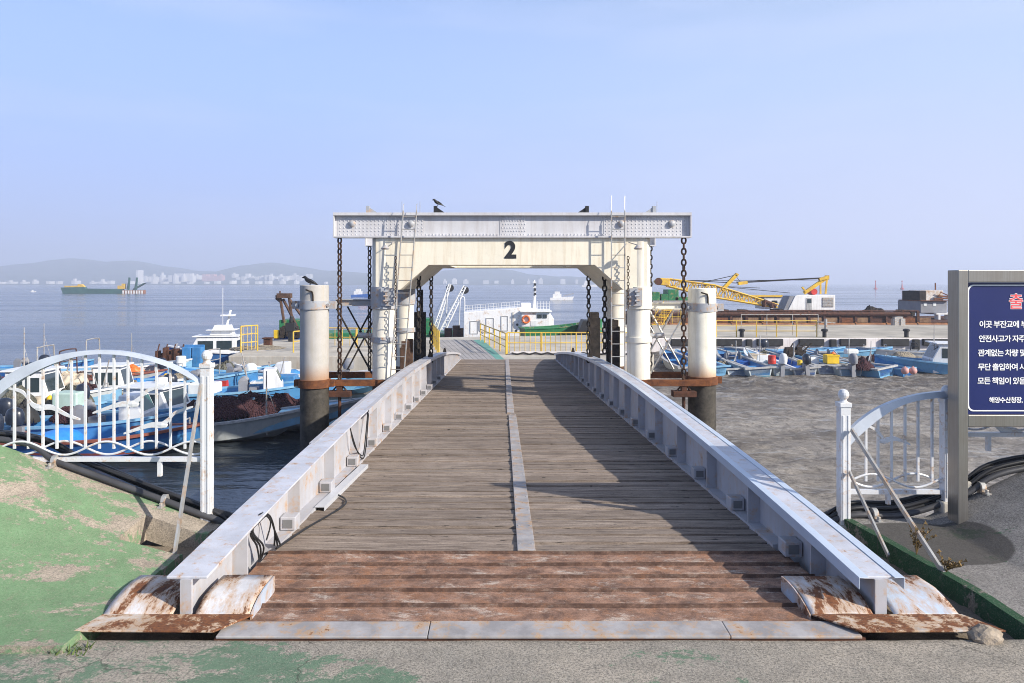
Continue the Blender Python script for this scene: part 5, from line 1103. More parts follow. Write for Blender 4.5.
gear('barrel', 'white drum standing on the blue float beside the fence post', 'barrel', onb(181, 367, 26.4), .34, 'box_white')
gear('barrel', 'white drum on the cabin roof left of the fence post', 'barrel', onb(162, 390, 18.9), .28, 'box_white')
gear('crate', 'orange crate on the nets behind the fence', 'crate', onb(133, 381, 24.5), (.30, .22, .24), 'orange')
gear('heap', 'bright blue tarpaulin over gear behind the fence', 'tarp', onb(136, 386, 23.0), (.38, .32, .28), 'tarp_blue', None, 4)
for i, (px, py, y) in enumerate(((50, 402, 19.2), (54, 402.5, 19.2), (117, 398, 21.5), (122, 397, 21.5), (111, 379, 24.6), (166, 378, 24.5), (4, 409, 18.0))):
    gear('buoy', ('left of two yellow floats beside the tan barrel', 'right of two yellow floats beside the tan barrel', 'left of two yellow floats on the tan net', 'right of two yellow floats on the tan net', 'yellow float high on the nets under the arch', 'yellow float by the white drum', 'yellow float at the far left fence post')[i], 'float', onb(px, py, y), .085, 'yellow_p', 'yellow floats on the left boats')
gear('heap', 'brown net heap behind the white console', 'net', onb(118, 404, 20.6), (.55, .45, .5), 'net_tan', None, 61)
gear('heap', 'rope coil heap on the dark blue bow by the post', 'rope', onb(160, 440, 15.6), (.28, .2, .16), 'rust_dark', None, 62)
gear('heap', 'dark gear heap left of the tan barrel at the fence', 'net', onb(14, 402, 18.6), (.5, .4, .42), 'net_grey', None, 63)
gear('heap', 'orange and brown gear heap topping the far nets', 'tarp', onb(134, 372, 25.4), (.35, .3, .3), 'orange', None, 64)
gear('heap', 'pale rope heap behind the pale blue cabin', 'rope', onb(175, 385, 23.8), (.7, .5, .4), 'rope', None, 65)
gear('heap', 'dark net heap beyond the blue bins', 'net', onb(240, 386, 25.6), (.6, .5, .5), 'net_grey', None, 66)
gear('tank', 'white fish tub on the boat behind the maroon nets', 'tub', onb(205, 396, 21.5), (.4, .3, .4), 'box_white')
gear('tank', 'pale blue fish tub left of the mooring pile', 'tub', onb(287, 388, 22.5), (.3, .25, .4), 'blue_in')
gear('crate', 'red crate on the blue boat near the fence post', 'crate', onb(222, 388, 23.0), (.2, .18, .25), 'red')
gear('heap', 'bright blue tarpaulin on the boats before the pontoon wall', 'tarp', onb(262, 384, 25.8), (.6, .4, .28), 'tarp_blue', None, 67)
gear('heap', 'light blue cover over a boat by the left mooring pile', 'tarp', onb(288, 376, 26.2), (.7, .4, .25), 'blue_in', None, 68)
gear('heap', 'black tyre and net heap by the far left fence post', 'net', onb(22, 420, 16.9), (.35, .35, .5), 'rubber', None, 81)
gear('heap', 'dark brown net heap on the light blue boat', 'net', onb(74, 418, 16.9), (.5, .35, .32), 'net', None, 82)
gear('heap', 'grey net heap under the pale blue cabin window', 'net', onb(140, 410, 18.6), (.4, .3, .35), 'net_grey', None, 83)
gear('heap', 'dark gear heap on the red bottomed boat', 'net', onb(86, 384, 24.2), (.6, .4, .5), 'rust_dark', None, 84)
gear('heap', 'tan canvas heap farther left on the outer boat', 'tarp', onb(44, 374, 27.2), (.6, .4, .35), 'canvas', None, 85)
gear('heap', 'dark net heap low by the pontoon wall', 'net', onb(226, 372, 25.8), (.5, .35, .4), 'net_grey', None, 86)
for i, (px, py, y, h) in enumerate(((100, 400, 20.2, 1.1), (108, 398, 21.4, .9), (62, 396, 21.0, 1.2), (250, 392, 22.8, 1.2), (277, 388, 24, 1.0))):
    q = onb(px, py, y); k = MB(); k.tube([q, q + Vector((.25 * (-1) ** i, 0, h))], .018, 6); k.tube([q + Vector((.0, .1, 0)), q + Vector((-.3, .1, h * .8))], .014, 5)
    solo(k, 'boat_hook', 'galv', ('pair of poles leaning behind the small wheelhouse', 'pair of poles leaning by the tan nets', 'pair of poles above the canvas bundle', 'pair of poles standing behind the maroon nets', 'pair of poles near the left mooring pile')[i], 'poles', q, 'leaning poles on the left boats')
# float with blue seats, dark machinery
k = MB(); p0 = at(190, 368, 27.5); k.box(p0.x - 1.6, p0.x + 1.3, p0.y - .5, p0.y + .9, ZW - .1, -1.45); solo(k, 'work_float', 'concrete', 'low concrete float with blue bins behind the left boats', 'float', (p0.x, p0.y, ZW), bevel=.03)
for i, px in enumerate((188, 198)):
    q = at(px, 353, 27.4); k = MB(); k.box(q.x - .17, q.x + .17, q.y - .15, q.y + .15, -1.449, q.z + .22); k.box(q.x - .19, q.x + .19, q.y + .12, q.y + .16, q.z - .1, q.z + .3); solo(k, 'blue_bin', 'blue_in', ('left', 'right')[i] + ' one of the paired light blue bins on the low float', 'bin', (q.x, q.y, -1.449), 'blue bins on the low float', bevel=.02)
q = at(169, 356, 27.4); k = MB(); rr = random.Random(9)
k.box(q.x - .5, q.x + .5, q.y - .2, q.y + .3, -1.449, -1.2)
for i in range(10): xx = q.x - .45 + i * .1; h = rr.uniform(.2, .5); k.box(xx, xx + .07, q.y - .15 + rr.uniform(-.05, .1), q.y + .2, -1.1995, -1.2 + h)
for i in range(4): k.tube([(q.x - .5 + i * .3, q.y, -1.2), (q.x - .4 + i * .3, q.y + .1, -.62)], .025, 6)
solo(k, 'winch_machine', 'rust_dark', 'dark winch machinery on the low float behind the arched rail', 'winch', (q.x, q.y, -1.449))

# right hand boats on the mud
zm = -1.80
RB = [('pale boat half hidden by the right mooring pile', 694, 4.4, 92, H_WT, 'blue_in', 'grey_wood', None, []),
      ('blue open boat nearest the right mooring pile, stern towards the viewer', 716, 4.8, 93, H_PB, 'blue_deep', 'blue_pale', None, []),
      ('pale blue boat with long bow, second clear one right of the pile', 739, 5.2, 96, H_WT, 'blue_in', 'grey_wood', None, []),
      ('grey blue boat with a red bucket, third right of the pile', 761, 4.8, 92, H_TL, 'blue_in', 'grey_wood', None, [('roller', .4, 0)]),
      ('boat with a big white outboard motor on its stern', 784, 4.4, 90, H_TL, 'blue_pale', 'fibre_white', [(0, .15, 'fibre_white')], [('console', .2, .55, .55, 'fibre_white')]),
      ('boat with dark outboard next right of the white outboard motor', 806, 4.6, 92, H_GR, 'blue_deep', 'grey_wood', [(0, 0, 'navy')], []),
      ('deep blue boat with blue console and red bottom paint', 829, 4.6, 88, H_RD, 'blue_deep', 'grey_wood', None, [('console', .7, .55, .5, 'blue_deep')]),
      ('blue grey boat beside the yellow crate', 851, 4.4, 92, H_TL, 'blue_pale', 'grey_wood', [(0, 0, 'grey_ship')], []),
      ('narrow blue boat wedged left of the long slanting boats', 872, 4.8, 97, H_LB, 'blue_in', 'grey_wood', None, [('roller', .9, 0)]),
      ('long blue boat lying slantwise, bow towards the vertical fender', 887, 5.6, 122, H_PB, 'blue_deep', 'grey_wood', None, []),
      ('longest blue boat slanting right, stern beside the pink buoys', 908, 5.4, 132, H_LB, 'blue_deep', 'blue_pale', None, [])]
for i, (lab, px, ln, ang, hm, im, rm, mo, ex) in enumerate(RB):
    rr = random.Random(40 + i); ys_ = 26.6 + rr.uniform(-.3, .5)
    xs_ = (px - VX) * ys_ / F; yc_ = ys_ + ln / 2 * math.sin(R(ang)); xc_ = xs_ + ln / 2 * math.cos(R(ang))
    o = boat('open_boat', lab, 500, 0, 20, ang, ln, .98 if i < 9 else 1.15, .48, .24, hm, im, rm, GR, zm - .06 + rr.uniform(-.03, .05), None, mo, ex, R(rr.uniform(-5, 5)), R(rr.uniform(-1.5, 1)), .36, 3)
    o.location.x = xc_; o.location.y = yc_
for i, (lab, px, y, ang, hm, im, rm, mo, ex) in enumerate([('pale blue boat with a black frame against the pontoon wall', 900, 33.6, 172, H_WT, 'blue_in', 'grey_wood', None, [('arch', -.6, .85, .4, 'black')]), ('light blue boat tight under the pontoon fenders by the pile', 727, 33.8, 176, H_LB, 'blue_in', 'blue_pale', None, []),
      ('blue boat under the third fender with dark engine gear', 806, 33.8, 5, H_LB, 'blue_in', 'blue_pale', [(0, 0, 'navy')], []), ('blue boat lying along the wall under the second fender', 766, 33.9, 176, H_PB, 'blue_in', 'grey_wood', None, []), ('blue boat along the wall under the fourth fender', 853, 33.8, 4, H_PB, 'blue_in', 'blue_pale', None, [])]):
    boat('open_boat', lab, px, 0, y, ang, 3.6, 1.1, .48, .16, hm, im, rm, GR, zm - .12, None, mo, ex, 0, 0, .40)
cb = boat('cabin_boat', 'small boat with pale blue wheelhouse by the sign post, on the mud', 944, 386, 27.6, 168, 4.6, 1.4, .55, .28, H_PB, 'blue_in', 'blue_pale', None, zm - .10, (-.35, 1.5, 1.1, 1.05, 'fibre_white', 'glass'), None, [('mast', .4, .2, 2.0)])
gear('crate', 'brown crate with gear on a boat right of the pile', 'crate', onb(757, 361, 29.0), (.28, .22, .3), 'canvas')
gear('crate', 'yellow crate between the deep blue and the tilted boat', 'crate', onb(831, 363, 27.6), (.22, .2, .32), 'yellow_p')
gear('barrel', 'red bucket on the grey blue boat', 'barrel', onb(772, 364, 27.2), .28, 'red'); gear('tank', 'white foam box on the long slanting boat', 'tub', onb(851, 354, 29.6), (.24, .16, .2), 'box_white')
gear('heap', 'dark bundle between the slanting boats', 'net', onb(862, 368, 26.6), (.42, .35, .4), 'net', None, 31)
gear('heap', 'pale coiled rope on the boat under the fenders', 'rope', onb(902, 357, 29.8), (.5, .4, .25), 'rope', None, 33)
for i, px in enumerate((905, 913)): gear('buoy', ('left', 'right')[i] + ' one of the two pink buoys hanging over the mud', 'buoy', onb(px, 374.5, 25.2), .13, 'pink', 'pink buoys')
gear('crate', 'blue crate on the second clear boat right of the pile', 'crate', onb(741, 366, 28.6), (.22, .2, .22), 'blue_deep')
gear('tank', 'white fish tub on the deep blue boat', 'tub', onb(812, 364, 28.0), (.2, .2, .26), 'box_white')
gear('heap', 'tan rope heap on the boat next to the pile', 'rope', onb(722, 366, 28.4), (.35, .3, .18), 'rope', None, 71)
gear('heap', 'dark net heap on the grey blue boat', 'net', onb(765, 358, 30.4), (.4, .35, .3), 'net_grey', None, 72)
gear('barrel', 'small yellow drum by the dark outboard', 'barrel', onb(800, 366, 27.8), .2, 'yellow_p')
gear('heap', 'maroon net heap on the narrow wedged boat', 'net', onb(876, 360, 29.6), (.4, .3, .26), 'net', None, 73)
gear('buoy', 'orange float on the deep blue boat', 'float', onb(833, 358, 29.5), .12, 'orange')
for i, (px, h) in enumerate(((733, .9), (757, 1.1), (791, .8), (846, 1.0), (868, .9))):
    q = onb(px, 364, 28.5); k = MB(); k.tube([q, q + Vector((.3 * (-1) ** i, .4, h * .5))], .022, 6); k.tube([q + Vector((.1, 0, 0)), q + Vector((.12, 0, h))], .016, 5)
    solo(k, 'boat_hook', 'grey_wood', ('poles on the second clear boat right of the pile', 'poles on the grey blue boat with the red bucket', 'poles between the two outboard motors', 'poles by the yellow crate', 'poles on the narrow wedged boat')[i], 'poles', q, 'poles on the right boats')
q = onb(796, 356, 29.5); k = MB(); rr = random.Random(12)
for i in range(9): a = q + Vector((rr.uniform(-.35, .35), rr.uniform(-.2, .2), rr.uniform(-.05, .15))); k.box(a.x - .1, a.x + .1, a.y - .1, a.y + .1, a.z, a.z + rr.uniform(.12, .4))
for i in range(4): k.tube([q + Vector((-.3 + .2 * i, 0, .2)), q + Vector((-.1 + .25 * i, .05, .5))], .03, 6)
solo(k, 'engine_block', 'debris', 'dark engine gear standing on the boats below the third fender', 'engine', q)

# ------------------------------------------------------------------ pontoons
ZP = -1.0
b = MB(); b.box(-9.9, 9.6, 25.45, 38, ZW - .3, ZP); b.prism([(-9.9, 26.9), (-2.8, 26.9), (-2.8, 25.46), (-9.9, 25.46)], 'z', ZP - 2, ZP - 1.9) 
b = MB(); b.prism([(-10, 26.9), (-2.6, 26.9), (-2.2, 25.45), (5.0, 25.45), (5.6, 27.5), (5.6, 38), (-10.8, 34.5)], 'z', ZW - .3, ZP)
ptn = thing('landing_pontoon', 'stained concrete pontoon at the far end of the bridge', 'pontoon', (0, 25.45, ZW)); body = b.build('pontoon_body', 'pontoon', ptn, bevel=.03)
b = MB(); b.prism([(-1.62, 25.5), (.05, 25.5), (-.95, 34.4), (-3.3, 34.4)], 'z', ZP + .001, ZP + .006); b.build('painted_lane', 'lane', ptn)
b = MB(); b.prism([(-.22, 25.5), (.05, 25.5), (-.95, 34.4), (-1.4, 34.4)], 'z', ZP + .0062, ZP + .010); b.build('painted_stripe', 'teal', ptn)
b = MB()
for i in range(9): x = -1.5 + i * .16; b.add([(x, 25.55, ZP + .0072), (x + .012, 25.55, ZP + .0072), (x * 1.42 - .95, 34.3, ZP + .0072), (x * 1.42 - .965, 34.3, ZP + .0072)], [(0, 1, 2, 3)])
b.build('lane_joints', 'rubber', ptn)
b = MB(); b.box(.25, 5.2, 27.2, 27.5, ZP + .001, ZP + .11); b.build('white_kerb', 'pontoon_white', ptn, bevel=.01)
b = MB(); b.tube(wig([(.3 + i * .22, 27.16, ZP + .09 - .05 * (i % 2)) for i in range(23)], 0, k=4), .03, 6); b.build('mooring_rope', 'rubber', ptn, smooth=True)
wall = thing('fender_pontoon', 'long whitewashed pontoon with black rubber fenders behind the right boats', 'pontoon', (14, 35.6, ZW))
b = MB(); b.box(5.62, 30, 35.6, 47, ZW - .3, ZP); b.build('pontoon_body', 'pontoon_white', wall, bevel=.03)
b = MB(); b.box(5.65, 29.9, 35.66, 46.9, ZP + .002, ZP + .008); b.build('pontoon_top', 'pontoon_top', wall)
def wx_(px): return (px - VX) * 35.5 / F
for (a, c) in ((671, 700), (715, 742), (757, 783), (799, 824), (840, 866), (882, 909), (923, 949), (965, 991), (1007, 1033)):
    b = MB(); b.box(wx_(a), wx_(c), 35.44, 35.598, ZP - .36, ZP - .03); b.build('fender', 'rubber', wall, bevel=.03)
for (a, c) in ((746, 752), (830, 836), (913, 919), (996, 1002)):
    b = MB(); b.box(wx_(a), wx_(c), 35.40, 35.598, ZP - .85, ZP - .05); b.build('fender', 'rubber', wall, bevel=.03)
for px in (743, 827, 910):
    b = MB(); x = wx_(px) + .1; b.lathe((x, 36.0, ZP + .008), [(.10, 0), (.10, .28), (.16, .30), (.16, .38), (.08, .42)], 12); b.build('bollard', 'black', wall, smooth=True)

def rail(pts, z, h, lab, n_mid=1, bal=None, gap=1.0, mat='yellow', r=.025, grp='yellow railings on the pontoons', sag=False):
    o = thing('railing', lab, 'railing', (*pts[0], z), grp)
    m = MB()
    for (a, c) in zip(pts, pts[1:]):
        for q in range(n_mid + 1): zz_ = z + h * (1 - q / (n_mid + 1) * .95); m.tube([(*a, zz_), (*c, zz_)], r * (1 if q == 0 else .8), 6)
    m.build('rail', mat, o)
    for (a, c) in zip(pts, pts[1:]):
        a, c = Vector(a), Vector(c); ln = (c - a).length; n = max(1, round(ln / gap))
        for i in range(n + 1):
            p = a + (c - a) * i / n; m = MB(); m.tube([(p.x, p.y, z + .003), (p.x, p.y, z + h)], r * 1.1, 6); m.build('rail_post', mat, o)
        if bal:
            m = MB(); n = int(ln / bal)
            for i in range(n): p = a + (c - a) * (i + .5) / n; m.tube([(p.x, p.y, z + .08), (p.x, p.y, z + h)], r * .5, 4)
            m.build('balusters', mat, o)
    return o
rail([(-1.05, 34.0), (.10, 27.4)], ZP, .78, 'yellow pipe railing slanting along the teal stripe on the pontoon', 2, None, 1.3)
rail([(.14, 27.6), (5.3, 27.6)], ZP, .80, 'yellow barred railing across the pontoon beyond the bridge end', 1, .19, 1.2)
rail([(-7.4, 30.5), (-3.3, 30.0)], ZP, .80, 'yellow barred railing on the pontoon left of the gantry column', 1, .3, 1.2)
rail([(-2.35, 27), (-3.2, 33)], ZP, .9, 'yellow railing seen past the left guide post', 1, .3, 1.2)
rail([(-8.0, 28.2), (-7.2, 29.6)], ZP, .8, 'short yellow railing beside the left mooring pile', 1, None, .7)
rail([(-10.0, 28.2), (-9.6, 28.9)], ZP, 1.0, 'short yellow gate rail beside the white launch', 2, .2, .7)
rail([(wx_(700), 36.2), (wx_(823), 36.2)], ZP + .008, .80, 'long yellow pipe railing on the fender pontoon', 2, None, 1.04)
rail([(wx_(754), 37.4), (wx_(835), 37.4)], ZP + .008, 1.05, 'grey pipe frame behind the long yellow railing', 0, None, 1.3, 'galv', .018, None)
k = MB(); x = wx_(823); k.bar((x, 36.2, ZP + .75), (x + .9, 36.2, ZP + .70), .05); k.lathe((x + .35, 36.0, ZP + .01), [(.07, 0), (.07, .9)], 8); solo(k, 'signal_stand', 'galv', 'grey upright stand at the right end of the long yellow railing', 'stand', (x, 36.2, ZP + .01))
k = MB(); q = at(268, 346, 31); k.box(q.x - .15, q.x + .15, q.y - .15, q.y + .15, ZP + .001, ZP + .32); k.box(q.x - .20, q.x + .20, q.y - .2, q.y + .2, ZP + .321, ZP + .37); solo(k, 'bollard', 'rust_dark', 'rusty square bollard on the left pontoon', 'bollard', (q.x, q.y, ZP), bevel=.02)
k = MB(); q = at(258, 348, 30); gear('heap', 'scattered rope on the left pontoon deck', 'rope', (q.x, q.y, ZP + .005), (1.1, .8, .10), 'rope', None, 41)

# ------------------------------------------------------------------ ships behind the pontoons
fer = thing('white_ferry', 'white working ship with mast and lifebuoy, moored behind the yellow railing', 'ship', ((510 - VX) * 42 / F, 42, ZW))
def q42(px, py, y=42): return at(px, py, y)
k = MB(); a, c = q42(464, 311), q42(552, 306); zlow = ZW - .2
k.prism([(a.x, zlow), (c.x + .05, zlow), (c.x + .05, q42(0, 318).z), (q42(549, 0).x, q42(0, 312).z), (q42(520, 0).x, q42(0, 307).z), (a.x, q42(0, 312).z)], 'y', 41.4, 44.5); k.build('hull', 'ship_white', fer, bevel=.04)
a, c = q42(521, 0), q42(549, 0); k = MB(); k.box(a.x, c.x, 41.2, 44.3, q42(0, 326).z, q42(0, 311).z); h = k.build('superstructure', 'ship_white', fer, bevel=.03)
k = MB(); k.box(q42(520, 0).x, q42(551, 0).x, 41.05, 44.4, q42(0, 311.5).z, q42(0, 310.2).z); k.build('bridge_roof', 'ship_white', h)
for (xa, xb) in ((536.5, 541), (542, 546)): k = MB(); k.box(q42(xa, 0).x, q42(xb, 0).x, 41.17, 41.198, q42(0, 317.5).z, q42(0, 313.8).z); k.build('window', 'glass', h)
k = MB(); k.box(q42(530, 0).x, q42(536, 0).x, 41.18, 41.198, q42(0, 325).z, q42(0, 320).z); k.build('door', 'fibre_white', h)
for px, py in ((517, 324), (516, 330)): k = MB(); p = q42(px, py); k.lathe((p.x, 41.40, p.z), [(.07, 0), (.07, -.02)], 12, 'y'); k.build('porthole', 'glass', fer)
for xa, xb, ya, yb in ((470, 478, 334, 321), (486, 494, 333, 318), (501, 508, 331, 316)):
    k = MB(); A_, B2 = q42(xa, ya, 41.38), q42(xb, yb, 41.38)
    for (u0, u1, v0, v1) in ((A_.x, B2.x, A_.z, A_.z + .03), (A_.x, B2.x, B2.z - .03, B2.z), (A_.x, A_.x + .03, A_.z + .0305, B2.z - .0305), (B2.x - .03, B2.x, A_.z + .0305, B2.z - .0305)): k.box(u0, u1, 41.375, 41.398, v0, v1)
    k.build('hatch', 'grey_wood', fer)
k = MB(); k.tube([q42(480, 320, 41.36), q42(480, 330, 41.36), q42(484, 333, 41.36)], .02, 5); k.tube([q42(513, 312, 41.36), q42(513, 332, 41.36)], .018, 5); k.build('hanging_rope', 'rope', fer)
k = MB(); k.box(q42(521, 0).x, q42(531, 0).x, 42, 43.2, q42(0, 310.1).z, q42(0, 303).z); k.build('wheelhouse_top', 'ship_white', fer, bevel=.03)
k = MB(); mz = q42(0, 310).z; px_ = q42(535, 0).x; k.tube([(px_, 42.6, mz), (px_ - .02, 42.6, q42(0, 280).z)], [.11, .05], 8)
for i, py in enumerate((283, 288, 292, 297)): k.box(px_ - .10, px_ + .10, 42.5, 42.7, q42(0, py).z, q42(0, py - 1.4).z)
k.build('mast', 'fibre_white', fer)
k = MB()
for i, py in enumerate((284.5, 289.5, 294)): p = q42(535.5, py); k.box(px_ - .03, px_ + .08, 42.42, 42.495, p.z - .07, p.z + .06)
k.build('mast_lamp', 'black', fer)
k = MB(); z0 = q42(0, 310).z
for px in (537, 540, 543, 546, 549): x = q42(px, 0).x; k.tube([(x, 41.5, z0), (x, 41.5, q42(0, 301).z)], .014, 5)
k.tube([(q42(537, 0).x, 41.5, q42(0, 303).z), (q42(549, 0).x, 41.5, q42(0, 303).z)], .014, 5); k.tube([(q42(537, 0).x, 41.5, q42(0, 306).z), (q42(549, 0).x, 41.5, q42(0, 306).z)], .014, 5)
zA = q42(0, 311.5).z
for i in range(22): px = 465 + i * 2.6; x = q42(px, 0).x; zb_ = zA + (q42(0, 307.2).z - zA) * (px - 465) / 56; k.tube([(x, 41.5, zb_), (x, 41.5, zb_ + .34)], .012, 4)
for dz_ in (.17, .34): k.tube([(q42(465, 0).x, 41.5, zA + dz_), (q42(520, 0).x, 41.5, q42(0, 307.2).z + dz_)], .014, 5)
p = q42(463.5, 311); k.tube(wig([(p.x + .08, 41.5, p.z - .3), (p.x + .08, 41.5, p.z + .7), (p.x - .05, 41.5, p.z + .82), (p.x - .3, 41.5, p.z + .88)], 0, k=5), .035, 6)
k.build('ship_railing', 'fibre_white', fer)
p = q42(525.5, 322); gear('ring', 'orange lifebuoy hanging on the white ship', 'lifebuoy', (p.x, 41.12, p.z), .19, 'orange')
# green ship bow between the white ship and the guide posts
gb = boat('green_boat', 'dark green hulled ship lying beyond the yellow railing', 562, 346, 39.9, 12, 4.4, 1.5, 1.30, .42, H_GREEN, 'green', 'green', None, ZW - .1, None, None, [('mast', .8, 0, 1.6)])
k = MB(); q = at(583, 322, 39.4); k.prism([(q.x - .45, ZP), (q.x + .5, ZP), (q.x + .6, q.z + .1), (q.x - .1, q.z + .15)], 'y', 38.2, 39.6); solo(k, 'dark_bulwark', 'black', 'dark sloping bulwark right of the green hull', 'bulwark', (q.x, 38.4, ZP))
# white twin booms
bo = thing('boom_barge', 'green barge with a pair of slanting white lattice booms, seen left inside the portal', 'barge', ((440 - VX) * 46 / F, 46, ZW))
def q46(px, py, y=46): return at(px, py, y)
k = MB(); k.box(q46(405, 0).x, q46(453, 0).x, 45, 48.5, ZW - .2, q46(0, 333).z); k.build('barge_hull', 'green', bo, bevel=.05)
k = MB(); k.box(q46(424, 0).x, q46(432, 0).x, 45.2, 47, q46(0, 333).z, q46(0, 318).z); k.build('winch_house', 'green', bo, bevel=.03)
for (ax, ay, bx, by, w_) in ((434, 333, 450, 284, 2.6), (441, 334, 465, 286, 3.4)):
    k = MB(); A, B_ = q46(ax, ay), q46(bx, by); off_ = w_ * 46 / F; D = (B_ - A).normalized(); N = Vector((D.z, 0, -D.x)) * off_ * .75
    for sgn_ in (-1, 1):
        for yo in (-.25, .25): k.tube([A + N * sgn_ + Vector((0, yo, 0)), B_ + N * sgn_ * .5 + Vector((0, yo, 0))], .05, 6)
    for i in range(16):
        t0, t1 = i / 16, (i + 1) / 16; p = A + (B_ - A) * t0 + N * (1 if i % 2 else -1) * (1 - t0 * .5); r_ = A + (B_ - A) * t1 + N * (-1 if i % 2 else 1) * (1 - t1 * .5)
        k.tube([p + Vector((0, -.25, 0)), r_ + Vector((0, -.25, 0))], .028, 5)
    o_ = k.build('lattice_boom', 'fibre_white', bo)
    k = MB(); k.lathe(B_ + Vector((0, -.2, -.25)), [(.24, 0), (.24, .4)], 12, 'y'); k.build('boom_sheave', 'black', o_)
    k = MB(); k.tube([A + Vector((1.1 * (bx - ax) / 24, 0, 0)), A + (B_ - A) * .75 + Vector((.1, -.3, 0))], .035, 5); k.tube([B_, q46(ax - 8, 331)], .015, 4); k.build('boom_stay', 'fibre_white', o_)
k = MB()
for i, (px, py) in enumerate(((448, 333), (456, 332), (462, 333))): p = q46(px, py, 44.6); k.box(p.x - .2, p.x + .22, 44.4, 45, ZW, p.z + .28 + .1 * (i % 2))
solo(k, 'dock_machinery', 'rust_dark', 'dark machinery on the low dock between booms and white ship', 'machinery', (q46(455, 0).x, 44.6, ZW))
# left A-frame dredge on the pontoon end
ad = thing('dredge_frame', 'rusty dredging frame with green tank and blue base, left of the left pile', 'dredger', (at(290, 0, 36).x, 36, ZP))
def q36(px, py, y=36): return at(px, py, y)
k = MB(); k.box(q36(279, 0).x, q36(302, 0).x, 36, 37.6, q36(0, 331).z, q36(0, 320).z); k.build('green_tank', 'green', ad, bevel=.03)
k = MB(); k.box(q36(276, 0).x, q36(312, 0).x, 35.6, 38, ZW, q36(0, 336).z); k.build('base_float', 'blue_deep', ad, bevel=.05)
k = MB()
for (a, c) in (((280, 296), (284, 322)), ((289, 296), (293, 328)), ((283, 299), (297, 326)), ((290, 300), (306, 322)), ((276, 298), (281, 302))): k.tube([q36(*a), q36(*c)], .07, 6)
k.tube([q36(276, 297), q36(290, 295)], .10, 6); p = q36(284, 297); k.box(p.x - .3, p.x + .35, 35.8, 36.2, p.z - .05, p.z + .18); k.tube([q36(280, 296), q36(280, 291)], .04, 5); k.build('dredge_arm', 'post_brown', ad)
k = MB(); rr = random.Random(77)
for i in range(16): p = q36(rr.uniform(282, 300), rr.uniform(329, 336), 35.5); k.box(p.x - .1, p.x + .12, 35.2 + rr.uniform(0, .3), 35.55, p.z - .1, p.z + rr.uniform(.05, .3))
k.build('deck_gear', 'debris', ad)
# dark upright winch on pontoon
k = MB(); q = at(291, 344, 33.5); k.box(q.x - .10, q.x + .10, q.y - .12, q.y + .12, ZP + .001, ZP + .45); k.box(q.x - .22, q.x + .20, q.y - .15, q.y + .15, ZP + .451, ZP + .85); k.tube([(q.x, q.y, ZP + .85), (q.x + .03, q.y, ZP + 1.15)], .09, 8); k.tube([(q.x - .25, q.y, ZP + .7), (q.x + .28, q.y, ZP + .62)], .05, 6); solo(k, 'deck_winch', 'black', 'black upright winch on the left pontoon beside the pile', 'winch', (q.x, q.y, ZP), bevel=.03)
k = MB(); q = at(277, 332, 35.4); k.box(q.x - .14, q.x + .14, q.y - .1, q.y + .1, ZP + .001, q.z + .1); solo(k, 'yellow_box', 'yellow_p', 'yellow box at the left end of the dredging frame', 'box', (q.x, q.y, ZP), bevel=.02)

# green long hull low behind left braces
k = MB(); a, c = at(318, 333, 44), at(402, 333, 44); k.prism([(a.x, ZW - .2), (c.x, ZW - .2), (c.x + .5, a.z), (a.x - .2, a.z)], 'y', 44, 47); o_ = solo(k, 'green_barge', 'green', 'long low green barge seen behind the left cross braces', 'barge', ((a.x + c.x) / 2, 44, ZW), bevel=.04)

# ------------------------------------------------------------------ rusty barge, crane and houses on the right
YB = 48.5
def qb(px, py, y=YB): return at(px, py, y)
brg = thing('rusty_barge', 'long rust brown dredging barge with ribbed side and pipes behind the fender pontoon', 'barge', (qb(800, 0).x, YB, ZW))
xa, xb = qb(636, 0).x, qb(918, 0).x
k = MB(); k.box(xa, xb, YB, YB + 9, ZW - .3, qb(0, 316).z); k.box(xb + .002, qb(1100, 0).x, YB, YB + 9, ZW - .3, qb(0, 322).z); k.build('barge_hull', 'rust_dark', brg)
x = xa; i = 0; rr = random.Random(20)
while x < xb:
    w_ = rr.uniform(.62, .86)
    if rr.random() < .86: k = MB(); k.box(x + .2, x + .2 + w_, YB - .06, YB - .001, qb(0, 322.5).z, qb(0, 317.6).z); k.build('hull_panel', 'rust_tan' if rr.random() < .7 else 'rust', brg)
    k = MB(); k.box(x, x + .16, YB - .12, YB - .001, qb(0, 323.5).z, qb(0, 312).z + rr.uniform(-.05, .12)); k.build('hull_rib', 'rust_dark', brg); x += 1.02; i += 1
k = MB(); k.tube([(xa, YB - .05, qb(0, 311).z), (xb, YB - .05, qb(0, 311).z)], .045, 8); k.build('top_pipe', 'rust_dark', brg, smooth=True)
k = MB(); k.tube([(xa, YB - .1, qb(0, 314).z), (xb - .6, YB - .1, qb(0, 314).z)], .13, 8); k.build('side_pipe', 'rust_dark', brg, smooth=True)
k = MB(); k.tube([(xa, YB - .7, qb(0, 325.3).z), (qb(1000, 0).x, YB - .7, qb(0, 325.3).z)], .20, 12)
for q in range(16): x = xa + 2 * q; k.tube([(x, YB - .7, qb(0, 325.3).z), (x + .08, YB - .7, qb(0, 325.3).z)], .25, 12)
k.build('dredge_pipe', 'rust_orange', brg, smooth=True)
k = MB(); rr = random.Random(21); zd = qb(0, 315.9).z
for q in range(34): x = rr.uniform(qb(700, 0).x, qb(912, 0).x); h = rr.uniform(.1, .42); w_ = rr.uniform(.1, .5); k.box(x, x + w_, YB + .4, YB + 1.2, zd, zd + h)
b2 = k.build('deck_gear', 'debris', brg); b2['kind'] = 'stuff'
